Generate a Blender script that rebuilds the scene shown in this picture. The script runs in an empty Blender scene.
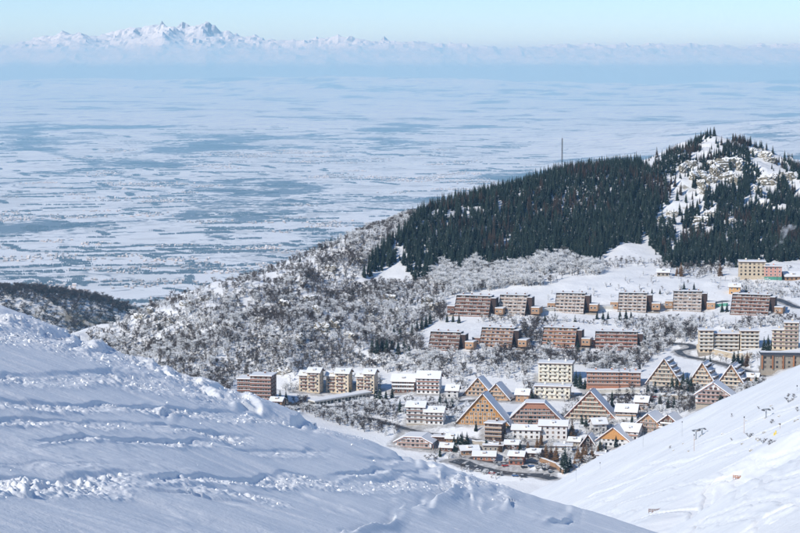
import bpy, bmesh, math, random
import numpy as np
from mathutils import Vector, Matrix, Quaternion

# ------------------------------------------------------------------ camera, sky, sun, exposure
SC = bpy.context.scene
COL = SC.collection
R = math.radians
FPX = 2200.0                 # focal length in pixels of the 800 px wide photograph
CAMZ = 280.0                 # metres above the village floor
PITCH = math.atan((266.5 - 58.0) / FPX)
cam_data = bpy.data.cameras.new('camera')
cam_data.sensor_width = 36.0
cam_data.lens = FPX / 800.0 * 36.0
cam_data.clip_start = 1.0
cam_data.clip_end = 400000.0
cam = bpy.data.objects.new('camera', cam_data)
COL.objects.link(cam)
cam.location = (0, 0, CAMZ)
cam.rotation_euler = (math.pi / 2 - PITCH, 0, 0)
SC.camera = cam

SUN_EL, SUN_AZ = 34.0, 45.0   # the sun stands to the left of and behind the camera
world = bpy.data.worlds.new('World')
SC.world = world
world.use_nodes = True
wn = world.node_tree
wn.nodes.clear()
sky = wn.nodes.new('ShaderNodeTexSky')
sky.sky_type = 'NISHITA'
sky.sun_disc = False
sky.sun_elevation = R(SUN_EL)
sky.sun_rotation = R(180 + SUN_AZ)
sky.altitude = 2800
sky.air_density = 1.0
sky.dust_density = 0.0
sky.ozone_density = 6.8
bg = wn.nodes.new('ShaderNodeBackground')
bg.inputs['Strength'].default_value = 0.128
wo = wn.nodes.new('ShaderNodeOutputWorld')
wn.links.new(sky.outputs[0], bg.inputs[0])
wn.links.new(bg.outputs[0], wo.inputs[0])

sun_data = bpy.data.lights.new('sun', 'SUN')
sun_data.energy = 3.6
sun_data.angle = R(0.53)
sun_data.color = (1.0, 0.97, 0.905)
sun = bpy.data.objects.new('sun', sun_data)
COL.objects.link(sun)
SUNV = Vector((-math.cos(R(SUN_EL)) * math.sin(R(SUN_AZ)), -math.cos(R(SUN_EL)) * math.cos(R(SUN_AZ)), math.sin(R(SUN_EL))))
sun.rotation_euler = SUNV.to_track_quat('Z', 'Y').to_euler()
sun.location = (-300, -200, 500)

SC.view_settings.view_transform = 'Standard'
SC.view_settings.look = 'None'
SC.view_settings.exposure = 0.1
SC.view_settings.gamma = 1.0
SC.view_settings.use_curve_mapping = False
SC.render.engine = 'CYCLES'
SC.cycles.use_denoising = True
SC.cycles.max_bounces = 5
SC.cycles.diffuse_bounces = 3
SC.cycles.volume_bounces = 1
SC.cycles.transparent_max_bounces = 8

random.seed(7)
RNG = np.random.default_rng(7)

# ------------------------------------------------------------------ photograph pixels <-> places
CP, SP = math.cos(PITCH), math.sin(PITCH)
def ray(px, py):
    """direction through a pixel, scaled so that it advances one metre along Y"""
    a, b = (px - 400.0) / FPX, (266.5 - py) / FPX
    d = np.array([a, CP + b * SP, -SP + b * CP])
    return d / d[1]
def at(px, py, dist):
    d = ray(px, py) * dist
    return np.array([d[0], d[1], d[2] + CAMZ])
def to_px(x, y, z):
    v = z - CAMZ
    dep = y * CP - v * SP
    up = y * SP + v * CP
    return 400.0 + FPX * x / dep, 266.5 - FPX * up / dep

# ------------------------------------------------------------------ noise
def hash2(ix, iy, seed):
    h = (ix.astype(np.int64) * 374761393 + iy.astype(np.int64) * 668265263 + seed * 1442695041) & 0xFFFFFFFF
    h = ((h ^ (h >> 13)) * 1274126177) & 0xFFFFFFFF
    h = (h ^ (h >> 16)) & 0xFFFFFFFF
    return h / 4294967295.0
def vnoise(x, y, seed=0):
    x = np.asarray(x, float); y = np.asarray(y, float)
    ix, iy = np.floor(x), np.floor(y)
    fx, fy = x - ix, y - iy
    fx = fx * fx * fx * (fx * (fx * 6 - 15) + 10); fy = fy * fy * fy * (fy * (fy * 6 - 15) + 10)
    a = hash2(ix, iy, seed); b = hash2(ix + 1, iy, seed); c = hash2(ix, iy + 1, seed); d = hash2(ix + 1, iy + 1, seed)
    return (a * (1 - fx) + b * fx) * (1 - fy) + (c * (1 - fx) + d * fx) * fy
def fbm(x, y, octaves=4, seed=0, gain=0.5):
    s, amp, tot = 0.0, 1.0, 0.0
    for o in range(octaves):
        c, sn = math.cos(o * 0.7), math.sin(o * 0.7)
        s = s + amp * (vnoise((x * c - y * sn) * 2 ** o, (x * sn + y * c) * 2 ** o, seed + o * 17) - 0.5)
        tot += amp; amp *= gain
    return s / tot * 2.0          # about -1..1
def ridged(x, y, octaves=5, seed=0):
    s, amp, tot = 0.0, 1.0, 0.0
    for o in range(octaves):
        c, sn = math.cos(o * 1.1), math.sin(o * 1.1)
        n = vnoise((x * c - y * sn) * 2 ** o, (x * sn + y * c) * 2 ** o, seed + o * 13)
        s = s + amp * (1 - np.abs(2 * n - 1)) ** 1.4
        tot += amp; amp *= 0.5
    return s / tot
def sstep(a, b, x):
    t = np.clip((x - a) / (b - a), 0, 1)
    return t * t * (3 - 2 * t)

# ------------------------------------------------------------------ materials
def new_mat(name):
    m = bpy.data.materials.new(name); m.use_nodes = True
    nt = m.node_tree; nt.nodes.clear()
    return m, nt
def N(nt, t, **kw):
    n = nt.nodes.new(t)
    for k, v in kw.items():
        if k.startswith('i_'): n.inputs[int(k[2:])].default_value = v
        else: setattr(n, k, v)
    return n
def principled(nt, rough=0.6, spec=0.3):
    b = N(nt, 'ShaderNodeBsdfPrincipled'); o = N(nt, 'ShaderNodeOutputMaterial')
    b.inputs['Roughness'].default_value = rough
    b.inputs['Specular IOR Level'].default_value = spec
    nt.links.new(b.outputs[0], o.inputs[0])
    return b
def noise_node(nt, vec, scale, detail=4, rough=0.55, dims='3D'):
    n = N(nt, 'ShaderNodeTexNoise'); n.noise_dimensions = dims
    n.inputs['Scale'].default_value = scale; n.inputs['Detail'].default_value = detail; n.inputs['Roughness'].default_value = rough
    nt.links.new(vec, n.inputs['Vector']); return n
def ramp(nt, fac, stops):
    r = N(nt, 'ShaderNodeValToRGB')
    e = r.color_ramp.elements
    while len(e) > 1: e.remove(e[-1])
    e[0].position = stops[0][0]; e[0].color = (*stops[0][1], 1)
    for p, c in stops[1:]:
        q = e.new(p); q.color = (*c, 1)
    nt.links.new(fac, r.inputs[0]); return r
def mixc(nt, fac, a, b):
    m = N(nt, 'ShaderNodeMix', data_type='RGBA')
    for s, v in ((0, fac), (6, a), (7, b)):
        if hasattr(v, 'is_linked') or hasattr(v, 'links'): nt.links.new(v, m.inputs[s])
        elif s == 0: m.inputs[0].default_value = v
        else: m.inputs[s].default_value = (*v, 1)
    return m.outputs[2]
def mth(nt, op, a, b=None, c=None, clamp=False):
    m = N(nt, 'ShaderNodeMath', operation=op, use_clamp=clamp)
    for i, v in enumerate((a, b, c)):
        if v is None: continue
        if hasattr(v, 'links'): nt.links.new(v, m.inputs[i])
        else: m.inputs[i].default_value = v
    return m.outputs[0]
def maprange(nt, v, a, b, c=0.0, d=1.0):
    m = N(nt, 'ShaderNodeMapRange', interpolation_type='SMOOTHSTEP')
    nt.links.new(v, m.inputs[0])
    for i, q in zip((1, 2, 3, 4), (a, b, c, d)): m.inputs[i].default_value = q
    return m.outputs[0]
def bump(nt, b, h, strength, dist):
    n = N(nt, 'ShaderNodeBump'); n.inputs['Strength'].default_value = strength; n.inputs['Distance'].default_value = dist
    nt.links.new(h, n.inputs['Height']); nt.links.new(n.outputs[0], b.inputs['Normal'])
SNOW = (0.88, 0.88, 0.87)
def coords(nt):
    return N(nt, 'ShaderNodeTexCoord').outputs['Object']

def mat_plain_colour(name, col, rough=0.7, var=0.12, scale=1.5, spec=0.2, snow=0.0):
    """painted, wooden or plastered surface: colour varies a little in blotches and from one copy to the next; optional wind-blown snow"""
    m, nt = new_mat(name); b = principled(nt, rough, spec)
    geo = N(nt, 'ShaderNodeNewGeometry')
    n = noise_node(nt, geo.outputs['Position'], scale, 5)
    oi = N(nt, 'ShaderNodeObjectInfo')
    v = mth(nt, 'ADD', n.outputs[0], mth(nt, 'MULTIPLY_ADD', oi.outputs['Random'], 0.5, -0.25))
    dark = tuple(c * (1 - var * 2) for c in col); light = tuple(min(1, c * (1 + var * 2)) for c in col)
    r = ramp(nt, v, [(0.2, dark), (0.5, col), (0.8, light)])
    out = r.outputs[0]
    if snow > 0:
        s = noise_node(nt, geo.outputs['Position'], 0.9, 6, 0.7)
        f = maprange(nt, s.outputs[0], 1 - snow - 0.06, 1 - snow + 0.06)
        out = mixc(nt, f, out, SNOW)
    nt.links.new(out, b.inputs['Base Color'])
    return m

def mat_snow(name, scale=1.0, grain=True, dirt=0.0):
    m, nt = new_mat(name); b = principled(nt, 0.55, 0.25)
    geo = N(nt, 'ShaderNodeNewGeometry'); p = geo.outputs['Position']
    n = noise_node(nt, p, 0.08 * scale, 5)
    r = ramp(nt, n.outputs[0], [(0.3, (0.85, 0.85, 0.845)), (0.7, (0.89, 0.89, 0.88))])
    nt.links.new(r.outputs[0], b.inputs['Base Color'])
    h = noise_node(nt, p, 1.2 * scale, 6, 0.6)
    bump(nt, b, h.outputs[0], 0.35, 0.3 / scale)
    return m
M = {}
M['snow'] = mat_snow('snow')

# ------------------------------------------------------------------ objects
def mesh_np(name, verts, faces, mats, smooth=True, mat_idx=None):
    me = bpy.data.meshes.new(name)
    verts = np.asarray(verts, np.float32).reshape(-1, 3)
    if isinstance(faces, np.ndarray):
        nf, k = faces.shape
        me.vertices.add(len(verts)); me.vertices.foreach_set('co', verts.ravel())
        me.loops.add(nf * k); me.loops.foreach_set('vertex_index', faces.astype(np.int32).ravel())
        me.polygons.add(nf); me.polygons.foreach_set('loop_start', np.arange(0, nf * k, k, dtype=np.int32))
        me.update(calc_edges=True)
    else:
        me.from_pydata([tuple(map(float, v)) for v in verts], [], faces)
    for mm in (mats if isinstance(mats, (list, tuple)) else [mats]): me.materials.append(mm)
    if mat_idx is not None: me.polygons.foreach_set('material_index', np.asarray(mat_idx, np.int32))
    me.polygons.foreach_set('use_smooth', np.full(len(me.polygons), smooth))
    me.update(); me.validate()
    return me
def link(name, me, parent=None, loc=(0, 0, 0), rotz=0.0, scale=None):
    o = bpy.data.objects.new(name, me); COL.objects.link(o)
    o.location = loc
    if rotz: o.rotation_euler = (0, 0, rotz)
    if scale is not None: o.scale = scale
    if parent is not None: o.parent = parent
    return o
def tag(o, label=None, cat=None, group=None, kind=None):
    if label: o['label'] = label
    if cat: o['category'] = cat
    if group: o['group'] = group
    if kind: o['kind'] = kind
    return o
def thing(name, label, cat, loc=(0, 0, 0), rotz=0.0, group=None):
    return tag(link(name, None, None, tuple(map(float, loc)), rotz), label, cat, group)
def grid_faces(nx, ny):
    i = np.arange(nx - 1)[None, :] + np.arange(ny - 1)[:, None] * nx
    i = i.ravel()
    return np.stack([i, i + 1, i + nx + 1, i + nx], 1)
def heightfield(name, xs, ys, Z, mat, label=None, kind='structure'):
    X, Y = np.meshgrid(xs, ys)
    me = mesh_np(name, np.stack([X, Y, Z], -1).reshape(-1, 3), grid_faces(len(xs), len(ys)), mat)
    return tag(link(name, me), label, None, None, kind)

# ------------------------------------------------------------------ the mountainside with the village bowl, the wooded hill and the piste
CTRL = [(560,478,1400),(480,470,1420),(420,452,1450),(300,424,1480),(235,405,1520),(640,442,1440),(720,405,1450),(800,372,1450),
 (480,424,1490),(610,420,1500),(550,400,1560),(680,388,1560),(740,390,1520),(640,388,1570),(420,395,1580),(340,394,1600),(260,402,1560),
 (450,350,1680),(560,348,1690),(620,350,1690),(730,353,1650),(800,350,1600),
 (460,317,1780),(510,316,1780),(600,314,1790),(690,312,1790),(750,315,1760),(800,318,1740),
 (540,286,1870),(660,277,1890),(755,281,1880),(800,280,1880),
 (370,285,1890),(430,275,1920),(580,263,1950),(640,259,1960),(700,266,1940),(800,262,1950),
 (90,334,1750),(130,318,1800),(150,308,1830),(200,293,1870),(270,272,1930),(330,244,2010),(400,218,2090),(450,204,2140),
 (520,186,2200),(562,172,2230),(640,162,2280),(690,148,2310),(715,137,2330),(760,150,2330),(800,168,2320),
 (720,182,2200),(740,222,2070),(500,225,2060),(600,212,2100),
 (200,342,1690),(300,332,1710),(380,332,1750),(380,372,1650),(150,350,1720),(90,360,1690),(300,290,1840)]
pts = [at(*c) for c in CTRL]
ridge_px = [(90,334,1750),(150,308,1830),(200,293,1870),(270,272,1930),(330,244,2010),(400,218,2090),(450,204,2140),(520,186,2200),
            (562,172,2230),(640,162,2280),(690,148,2310),(715,137,2330),(760,150,2330),(800,168,2320)]
for c in ridge_px:
    p = at(*c)
    pts.append(p + np.array([0, 160, -62])); pts.append(p + np.array([0, 420, -240]))
for x in (-500, -250, 0, 250, 500): pts.append(np.array([x, 1150, 4.0]))
pts.append(at(-60, 372, 1720)); pts.append(at(-60, 392, 1640)); pts.append(at(860, 185, 2300)); pts.append(at(900, 262, 1950)); pts.append(at(900, 330, 1700))
pts = np.array(pts)
def tps_fit(P, lam=0.02):
    S = 100.0
    xy = P[:, :2] / S; n = len(P)
    d2 = ((xy[:, None] - xy[None]) ** 2).sum(-1)
    K = 0.5 * d2 * np.log(d2 + 1e-12)
    A = np.zeros((n + 3, n + 3)); A[:n, :n] = K + lam * np.eye(n)
    A[:n, n] = 1; A[:n, n + 1:] = xy; A[n, :n] = 1; A[n + 1:, :n] = xy.T
    w = np.linalg.solve(A, np.concatenate([P[:, 2], np.zeros(3)]))
    def f(x, y):
        sh = x.shape; q = np.stack([x.ravel(), y.ravel()], -1) / S
        out = np.empty(len(q))
        for s in range(0, len(q), 40000):
            qq = q[s:s + 40000]
            d = ((qq[:, None] - xy[None]) ** 2).sum(-1)
            out[s:s + 40000] = (0.5 * d * np.log(d + 1e-12)) @ w[:n] + w[n] + qq @ w[n + 1:]
        return out.reshape(sh)
    return f
village_f = tps_fit(pts)
def spaced(a0, a1, fine, coarse, lo, hi):
    left = a0 - np.cumsum(np.geomspace(fine, coarse, 30)); left = left[left > lo]
    right = a1 + np.cumsum(np.geomspace(fine, coarse, 30)); right = right[right < hi]
    return np.concatenate([left[::-1], np.arange(a0, a1 + 0.1, fine), right])
TX = spaced(-480.0, 560.0, 4.0, 90.0, -1900, 2000)
TY = spaced(380.0, 2420.0, 4.0, 160.0, 60, 5200)
GX, GY = np.meshgrid(TX, TY)
CREST_N = np.array([150.0, 106.0]) / math.hypot(150, 106)
def piste_z(x, y):
    z = 142 + 0.588 * (x - 182) - 0.167 * (y - 1000)
    t = (x - 182) * CREST_N[0] + (y - 1000) * CREST_N[1]
    t = t + 6 * fbm(x / 70, y / 70, 2, 31)
    z = z - 0.0035 * np.maximum(t + 22, 0) ** 2
    z = z + 3.0 * fbm(x / 60, y / 60, 3, 5) + 0.5 * fbm(x / 14, y / 14, 3, 8)
    z = z - 5.5 * sstep(0.35, 0.0, np.abs((y - 640 - 0.9 * (x - 90)) / 130 + 0.25 * np.sin(x / 20))) * sstep(40, 80, x)
    return z
zv = village_f(GX, GY)
zv = np.where(GY < 1390, np.minimum(zv, 30 - (1390 - GY) * 0.10 + np.maximum(0, zv * 0.25)), zv)
far = np.maximum(GY - 2500, 0)
zv = np.where(GY > 2450, np.maximum(np.minimum(zv, 60 - far * 0.42), -1140), zv)
side = np.maximum(np.abs(GX - 40) - 640, 0)
zv = np.clip(zv, -1140, 330) - np.where(GX < 0, side * 0.25, 0)
rough_m = sstep(1560, 1800, GY) * 1.0
# rocky knolls of the hill and of the left-hand spur
PXg, PYg = to_px(GX, GY, zv)
spur = sstep(440, 330, PXg) * (GY > 1600)
top = sstep(640, 690, PXg) * (GY > 2060)
crag = ridged(GX / 55, GY / 55, 4, 21) - 0.5
zv = zv + rough_m * (2.2 * fbm(GX / 40, GY / 40, 4, 3) + 0.5 * fbm(GX / 9, GY / 9, 2, 4)) + 12 * crag * spur + 16 * crag * top
zv = zv + 0.5 * fbm(GX / 12, GY / 12, 3, 9)
zr = piste_z(GX, GY)
TH = np.maximum(zv, np.where(GX > -320, zr, -2000))
TH = np.maximum(TH, -1150)

def tz(x, y):
    x = np.asarray(x, float); y = np.asarray(y, float)
    i = np.clip(np.searchsorted(TX, x) - 1, 0, len(TX) - 2); j = np.clip(np.searchsorted(TY, y) - 1, 0, len(TY) - 2)
    fx = np.clip((x - TX[i]) / (TX[i + 1] - TX[i]), 0, 1); fy = np.clip((y - TY[j]) / (TY[j + 1] - TY[j]), 0, 1)
    return (TH[j, i] * (1 - fx) + TH[j, i + 1] * fx) * (1 - fy) + (TH[j + 1, i] * (1 - fx) + TH[j + 1, i + 1] * fx) * fy
def ground(px, py, start=1290.0, end=2900.0):
    """the place on the ground seen at a pixel"""
    d = ray(px, py)
    D = np.arange(start, end, 1.0)
    z = CAMZ + d[2] * D
    below = z < tz(d[0] * D, D)
    k = int(np.argmax(below)) if below.any() else len(D) - 1
    if k == 0: k = 1 if not below[0] else 0
    y = D[k]
    return np.array([d[0] * y, y, float(tz(d[0] * y, y))])

# roads are cut into the slope as level benches before the ground is built
ROADS = [
 ('village_road', [(262,401),(285,403),(318,408),(350,414),(385,423),(420,433),(455,437),(475,440),(520,447),(545,447),(580,448)], 6.0),
 ('valley_road', [(300,409),(330,407),(370,405),(400,406),(440,403),(470,401),(500,399),(530,400),(560,397),(590,395),(630,395),(665,396),(690,398)], 5.5),
 ('hairpin_road', [(668,343),(678,344),(690,345),(694,348),(686,350),(677,351),(682,355),(692,358),(706,360),(722,364),(745,371),(765,377)], 6.0),
 ('upper_road', [(776,299),(784,302),(792,306),(803,309)], 7.0),
 ('terrace_road', [(495,311),(540,308),(600,306),(660,305),(715,303),(728,301)], 6.0),
 ('parking_road', [(452,461),(480,470),(510,474),(540,476),(556,480)], 9.0),
 ('bottom_road', [(470,458),(500,464),(530,462),(545,466),(560,471)], 6.0),
]
ROAD_PTS = []
for name, pl, w in ROADS:
    P = []
    for (a, b) in zip(pl[:-1], pl[1:]):
        for k in range(6):
            t = k / 6
            P.append(ground(a[0] + (b[0] - a[0]) * t, a[1] + (b[1] - a[1]) * t))
    P.append(ground(*pl[-1]))
    P = np.array(P)
    for it in range(3):
        P[1:-1] = (P[:-2] + P[1:-1] * 2 + P[2:]) / 4
    # resample about every 4 m
    seg = np.r_[0, np.cumsum(np.linalg.norm(np.diff(P, axis=0), axis=1))]
    s = np.arange(0, seg[-1], 4.0)
    P = np.stack([np.interp(s, seg, P[:, k]) for k in range(3)], -1)
    ROAD_PTS.append((name, P, w))
for name, P, w in ROAD_PTS:
    x0, x1 = P[:, 0].min() - 15, P[:, 0].max() + 15; y0, y1 = P[:, 1].min() - 15, P[:, 1].max() + 15
    jj = np.where((TY > y0) & (TY < y1))[0]; ii = np.where((TX > x0) & (TX < x1))[0]
    sx, sy = np.meshgrid(TX[ii], TY[jj])
    d2 = (sx[..., None] - P[:, 0]) ** 2 + (sy[..., None] - P[:, 1]) ** 2
    k = d2.argmin(-1); d = np.sqrt(d2.min(-1))
    f = 1 - sstep(w * 0.5 + 3.0, w * 0.5 + 9.0, d)
    blk = TH[np.ix_(jj, ii)]
    TH[np.ix_(jj, ii)] = blk * (1 - f) + P[k, 2] * f

def mat_mountainside():
    m, nt = new_mat('snowy ground'); b = principled(nt, 0.6, 0.2)
    geo = N(nt, 'ShaderNodeNewGeometry'); p = geo.outputs['Position']
    sep = N(nt, 'ShaderNodeSeparateXYZ'); nt.links.new(geo.outputs['Normal'], sep.inputs[0])
    pos = N(nt, 'ShaderNodeSeparateXYZ'); nt.links.new(p, pos.inputs[0])
    n1 = noise_node(nt, p, 0.11, 8, 0.68); n2 = noise_node(nt, p, 0.35, 6, 0.6)
    # rock where it is steep
    steep = mth(nt, 'ADD', sep.outputs[2], mth(nt, 'MULTIPLY_ADD', n1.outputs[0], 0.42, -0.21))
    rockf = mth(nt, 'SUBTRACT', 1.0, maprange(nt, steep, 0.70, 0.82))
    rock = ramp(nt, n2.outputs[0], [(0.25, (0.10, 0.085, 0.065)), (0.5, (0.30, 0.26, 0.19)), (0.75, (0.42, 0.38, 0.29))])
    # tussocks and litter showing through thin snow on the wooded ground above the houses
    wood = maprange(nt, pos.outputs[1], 1480, 1600)
    lit = mth(nt, 'MULTIPLY', maprange(nt, n2.outputs[0], 0.62, 0.72), mth(nt, 'MULTIPLY', wood, 0.55))
    base = ramp(nt, n1.outputs[0], [(0.3, (0.83, 0.83, 0.825)), (0.7, (0.89, 0.89, 0.88))])
    tr = N(nt, 'ShaderNodeAttribute', attribute_name='trodden')
    n3 = noise_node(nt, p, 0.16, 6, 0.7)
    trf = maprange(nt, mth(nt, 'MULTIPLY', tr.outputs['Fac'], mth(nt, 'MULTIPLY_ADD', n3.outputs[0], 1.6, 0.0)), 0.30, 0.62)
    slush = ramp(nt, n2.outputs[0], [(0.3, (0.16, 0.145, 0.13)), (0.6, (0.42, 0.40, 0.38))])
    c = mixc(nt, lit, base.outputs[0], (0.16, 0.135, 0.11))
    c = mixc(nt, mth(nt, 'MULTIPLY', trf, 0.8), c, slush.outputs[0])
    farw = mth(nt, 'MULTIPLY', rockf, wood)
    c = mixc(nt, farw, c, rock.outputs[0])
    nt.links.new(c, b.inputs['Base Color'])
    h = mth(nt, 'ADD', n1.outputs[0], mth(nt, 'MULTIPLY', n2.outputs[0], 0.4))
    bump(nt, b, h, 0.5, 1.5)
    return m
M['mountainside'] = mat_mountainside()
terrain = heightfield('terrain', TX, TY, TH, M['mountainside'], 'snow covered mountainside with the village bowl, the wooded hill and the piste')

# the groomed and skied part of the piste, with the tracks pressed into it
def near_poly(x, y, P):
    best = np.full(x.shape, 1e9)
    for a, b in zip(P[:-1], P[1:]):
        L2 = ((b - a) ** 2).sum() + 1e-9
        t = np.clip(((x - a[0]) * (b[0] - a[0]) + (y - a[1]) * (b[1] - a[1])) / L2, 0, 1)
        best = np.minimum(best, np.hypot(x - a[0] - t * (b[0] - a[0]), y - a[1] - t * (b[1] - a[1])))
    return best
KX = np.arange(30.0, 262.0, 1.1); KY = np.arange(520.0, 1190.0, 1.25)
kx, ky = np.meshgrid(KX, KY)
kz = tz(kx, ky) + 0.25
TRACKS = [([(806,474),(775,480),(738,476),(716,484),(706,495),(716,504),(692,511),(662,514),(640,520)], 1.2, .45), ([(806,505),(768,500),(730,511),(700,522),(690,540)], 1.0, .35),
          ([(806,414),(770,431),(728,446),(690,462),(640,479),(590,497)], 1.5, .35), ([(806,404),(760,420),(716,440),(664,462),(600,484)], 1.0, .25), ([(790,524),(740,520),(690,528)], .9, .3),
          ([(806,446),(770,458),(742,462),(720,472),(735,486),(742,498)], .8, .25), ([(620,505),(660,492),(700,484),(716,484)], .9, .3), ([(745,534),(770,515),(806,500)], 1.5, .4), ([(806,462),(780,466),(756,461)], .8, .25), ([(806,484),(784,492),(760,486),(745,494),(757,506),(740,514)], .7, .25), ([(575,512),(620,498),(668,478),(720,458),(806,428)], .8, .22), ([(590,520),(640,510),(680,498)], .7, .22), ([(806,520),(790,514),(775,522),(760,533)], .7, .25)]
for pl, hw, dep in TRACKS:
    P = np.array([ground(a, b, 420.0, 1600.0)[:2] for a, b in pl])
    d = near_poly(kx + 2.0 * fbm(kx / 14, ky / 14, 2, 401), ky + 2.0 * fbm(kx / 14, ky / 14, 2, 402), P)
    kz = kz - 1.9 * dep * (1 - sstep(hw * .5, hw * 1.3, d)) + 1.0 * dep * np.exp(-((d - hw * 1.9) / (hw * .6)) ** 2)
kz = kz + .22 * fbm(kx / 9, ky / 4, 4, 404) + .10 * fbm(kx / 2.2, ky / 2.2, 2, 405) * sstep(-.1, .4, fbm(kx / 40, ky / 40, 2, 406))
rim = np.minimum(np.minimum(kx - KX[0], KX[-1] - kx), np.minimum(ky - KY[0], KY[-1] - ky))
kz = kz - 1.6 * (1 - sstep(0, 14, rim))
PISTE = heightfield('ski_piste', KX, KY, kz, M['snow'], 'skied snow slope with curved tracks beside the village')

# road surfaces
def mat_road():
    m, nt = new_mat('asphalt'); b = principled(nt, 0.45, 0.4)
    geo = N(nt, 'ShaderNodeNewGeometry'); p = geo.outputs['Position']
    n = noise_node(nt, p, 0.25, 6, 0.65)
    r = ramp(nt, n.outputs[0], [(0.35, (0.035, 0.036, 0.04)), (0.58, (0.09, 0.09, 0.095)), (0.70, (0.55, 0.56, 0.58))])
    nt.links.new(r.outputs[0], b.inputs['Base Color']); return m
M['asphalt'] = mat_road()
def ribbon(P, w, lift):
    t = np.gradient(P[:, :2], axis=0); t /= np.linalg.norm(t, axis=1)[:, None] + 1e-9
    nrm = np.stack([-t[:, 1], t[:, 0]], -1)
    offs = np.linspace(-w / 2, w / 2, 5)
    V = []
    for o in offs:
        q = P[:, :2] + nrm * o
        V.append(np.stack([q[:, 0], q[:, 1], tz(q[:, 0], q[:, 1]) + lift], -1))
    V = np.stack(V, 1); 
    V[:, :, 2] = np.maximum(V[:, :, 2], P[:, None, 2] + lift * 0.5)
    return V.reshape(-1, 3), grid_faces(5, len(P))
for name, P, w in ROAD_PTS:
    v, f = ribbon(P, w, 0.22)
    o = tag(link(name, mesh_np(name, v, f, M['asphalt'])), 'dark asphalt road between snow banks', None, None, 'structure')

# ------------------------------------------------------------------ wooded spur farther down the valley
SX = np.arange(-1250, -150, 10.0); SY = np.arange(2800, 4400, 12.0)
sgx, sgy = np.meshgrid(SX, SY)
cr = np.array([at(a, b, d) for a, b, d in ((-200,292,3350),(-60,290,3380),(0,290,3400),(30,291,3420),(70,297,3450),(100,302,3480),(125,312,3500),(150,326,3520),(200,360,3560),(300,420,3600))])
czs = np.interp(sgx, cr[:, 0], cr[:, 2]); cys = np.interp(sgx, cr[:, 0], cr[:, 1])
dd = sgy - cys
SZ = czs - np.where(dd < 0, 0.36 * -dd, 0.5 * dd) * np.minimum(1, np.abs(dd) / 80) + 14 * fbm(sgx / 160, sgy / 160, 4, 41) * np.minimum(1, np.abs(dd) / 120)
far_spur = heightfield('far_hill', SX, SY, SZ, M['mountainside'], 'dark wooded hill down the valley beyond the snowfield')
def spur_z(x, y):
    i = np.clip(((x - SX[0]) / 10).astype(int), 0, len(SX) - 1); j = np.clip(((y - SY[0]) / 12).astype(int), 0, len(SY) - 1)
    return SZ[j, i]

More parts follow.
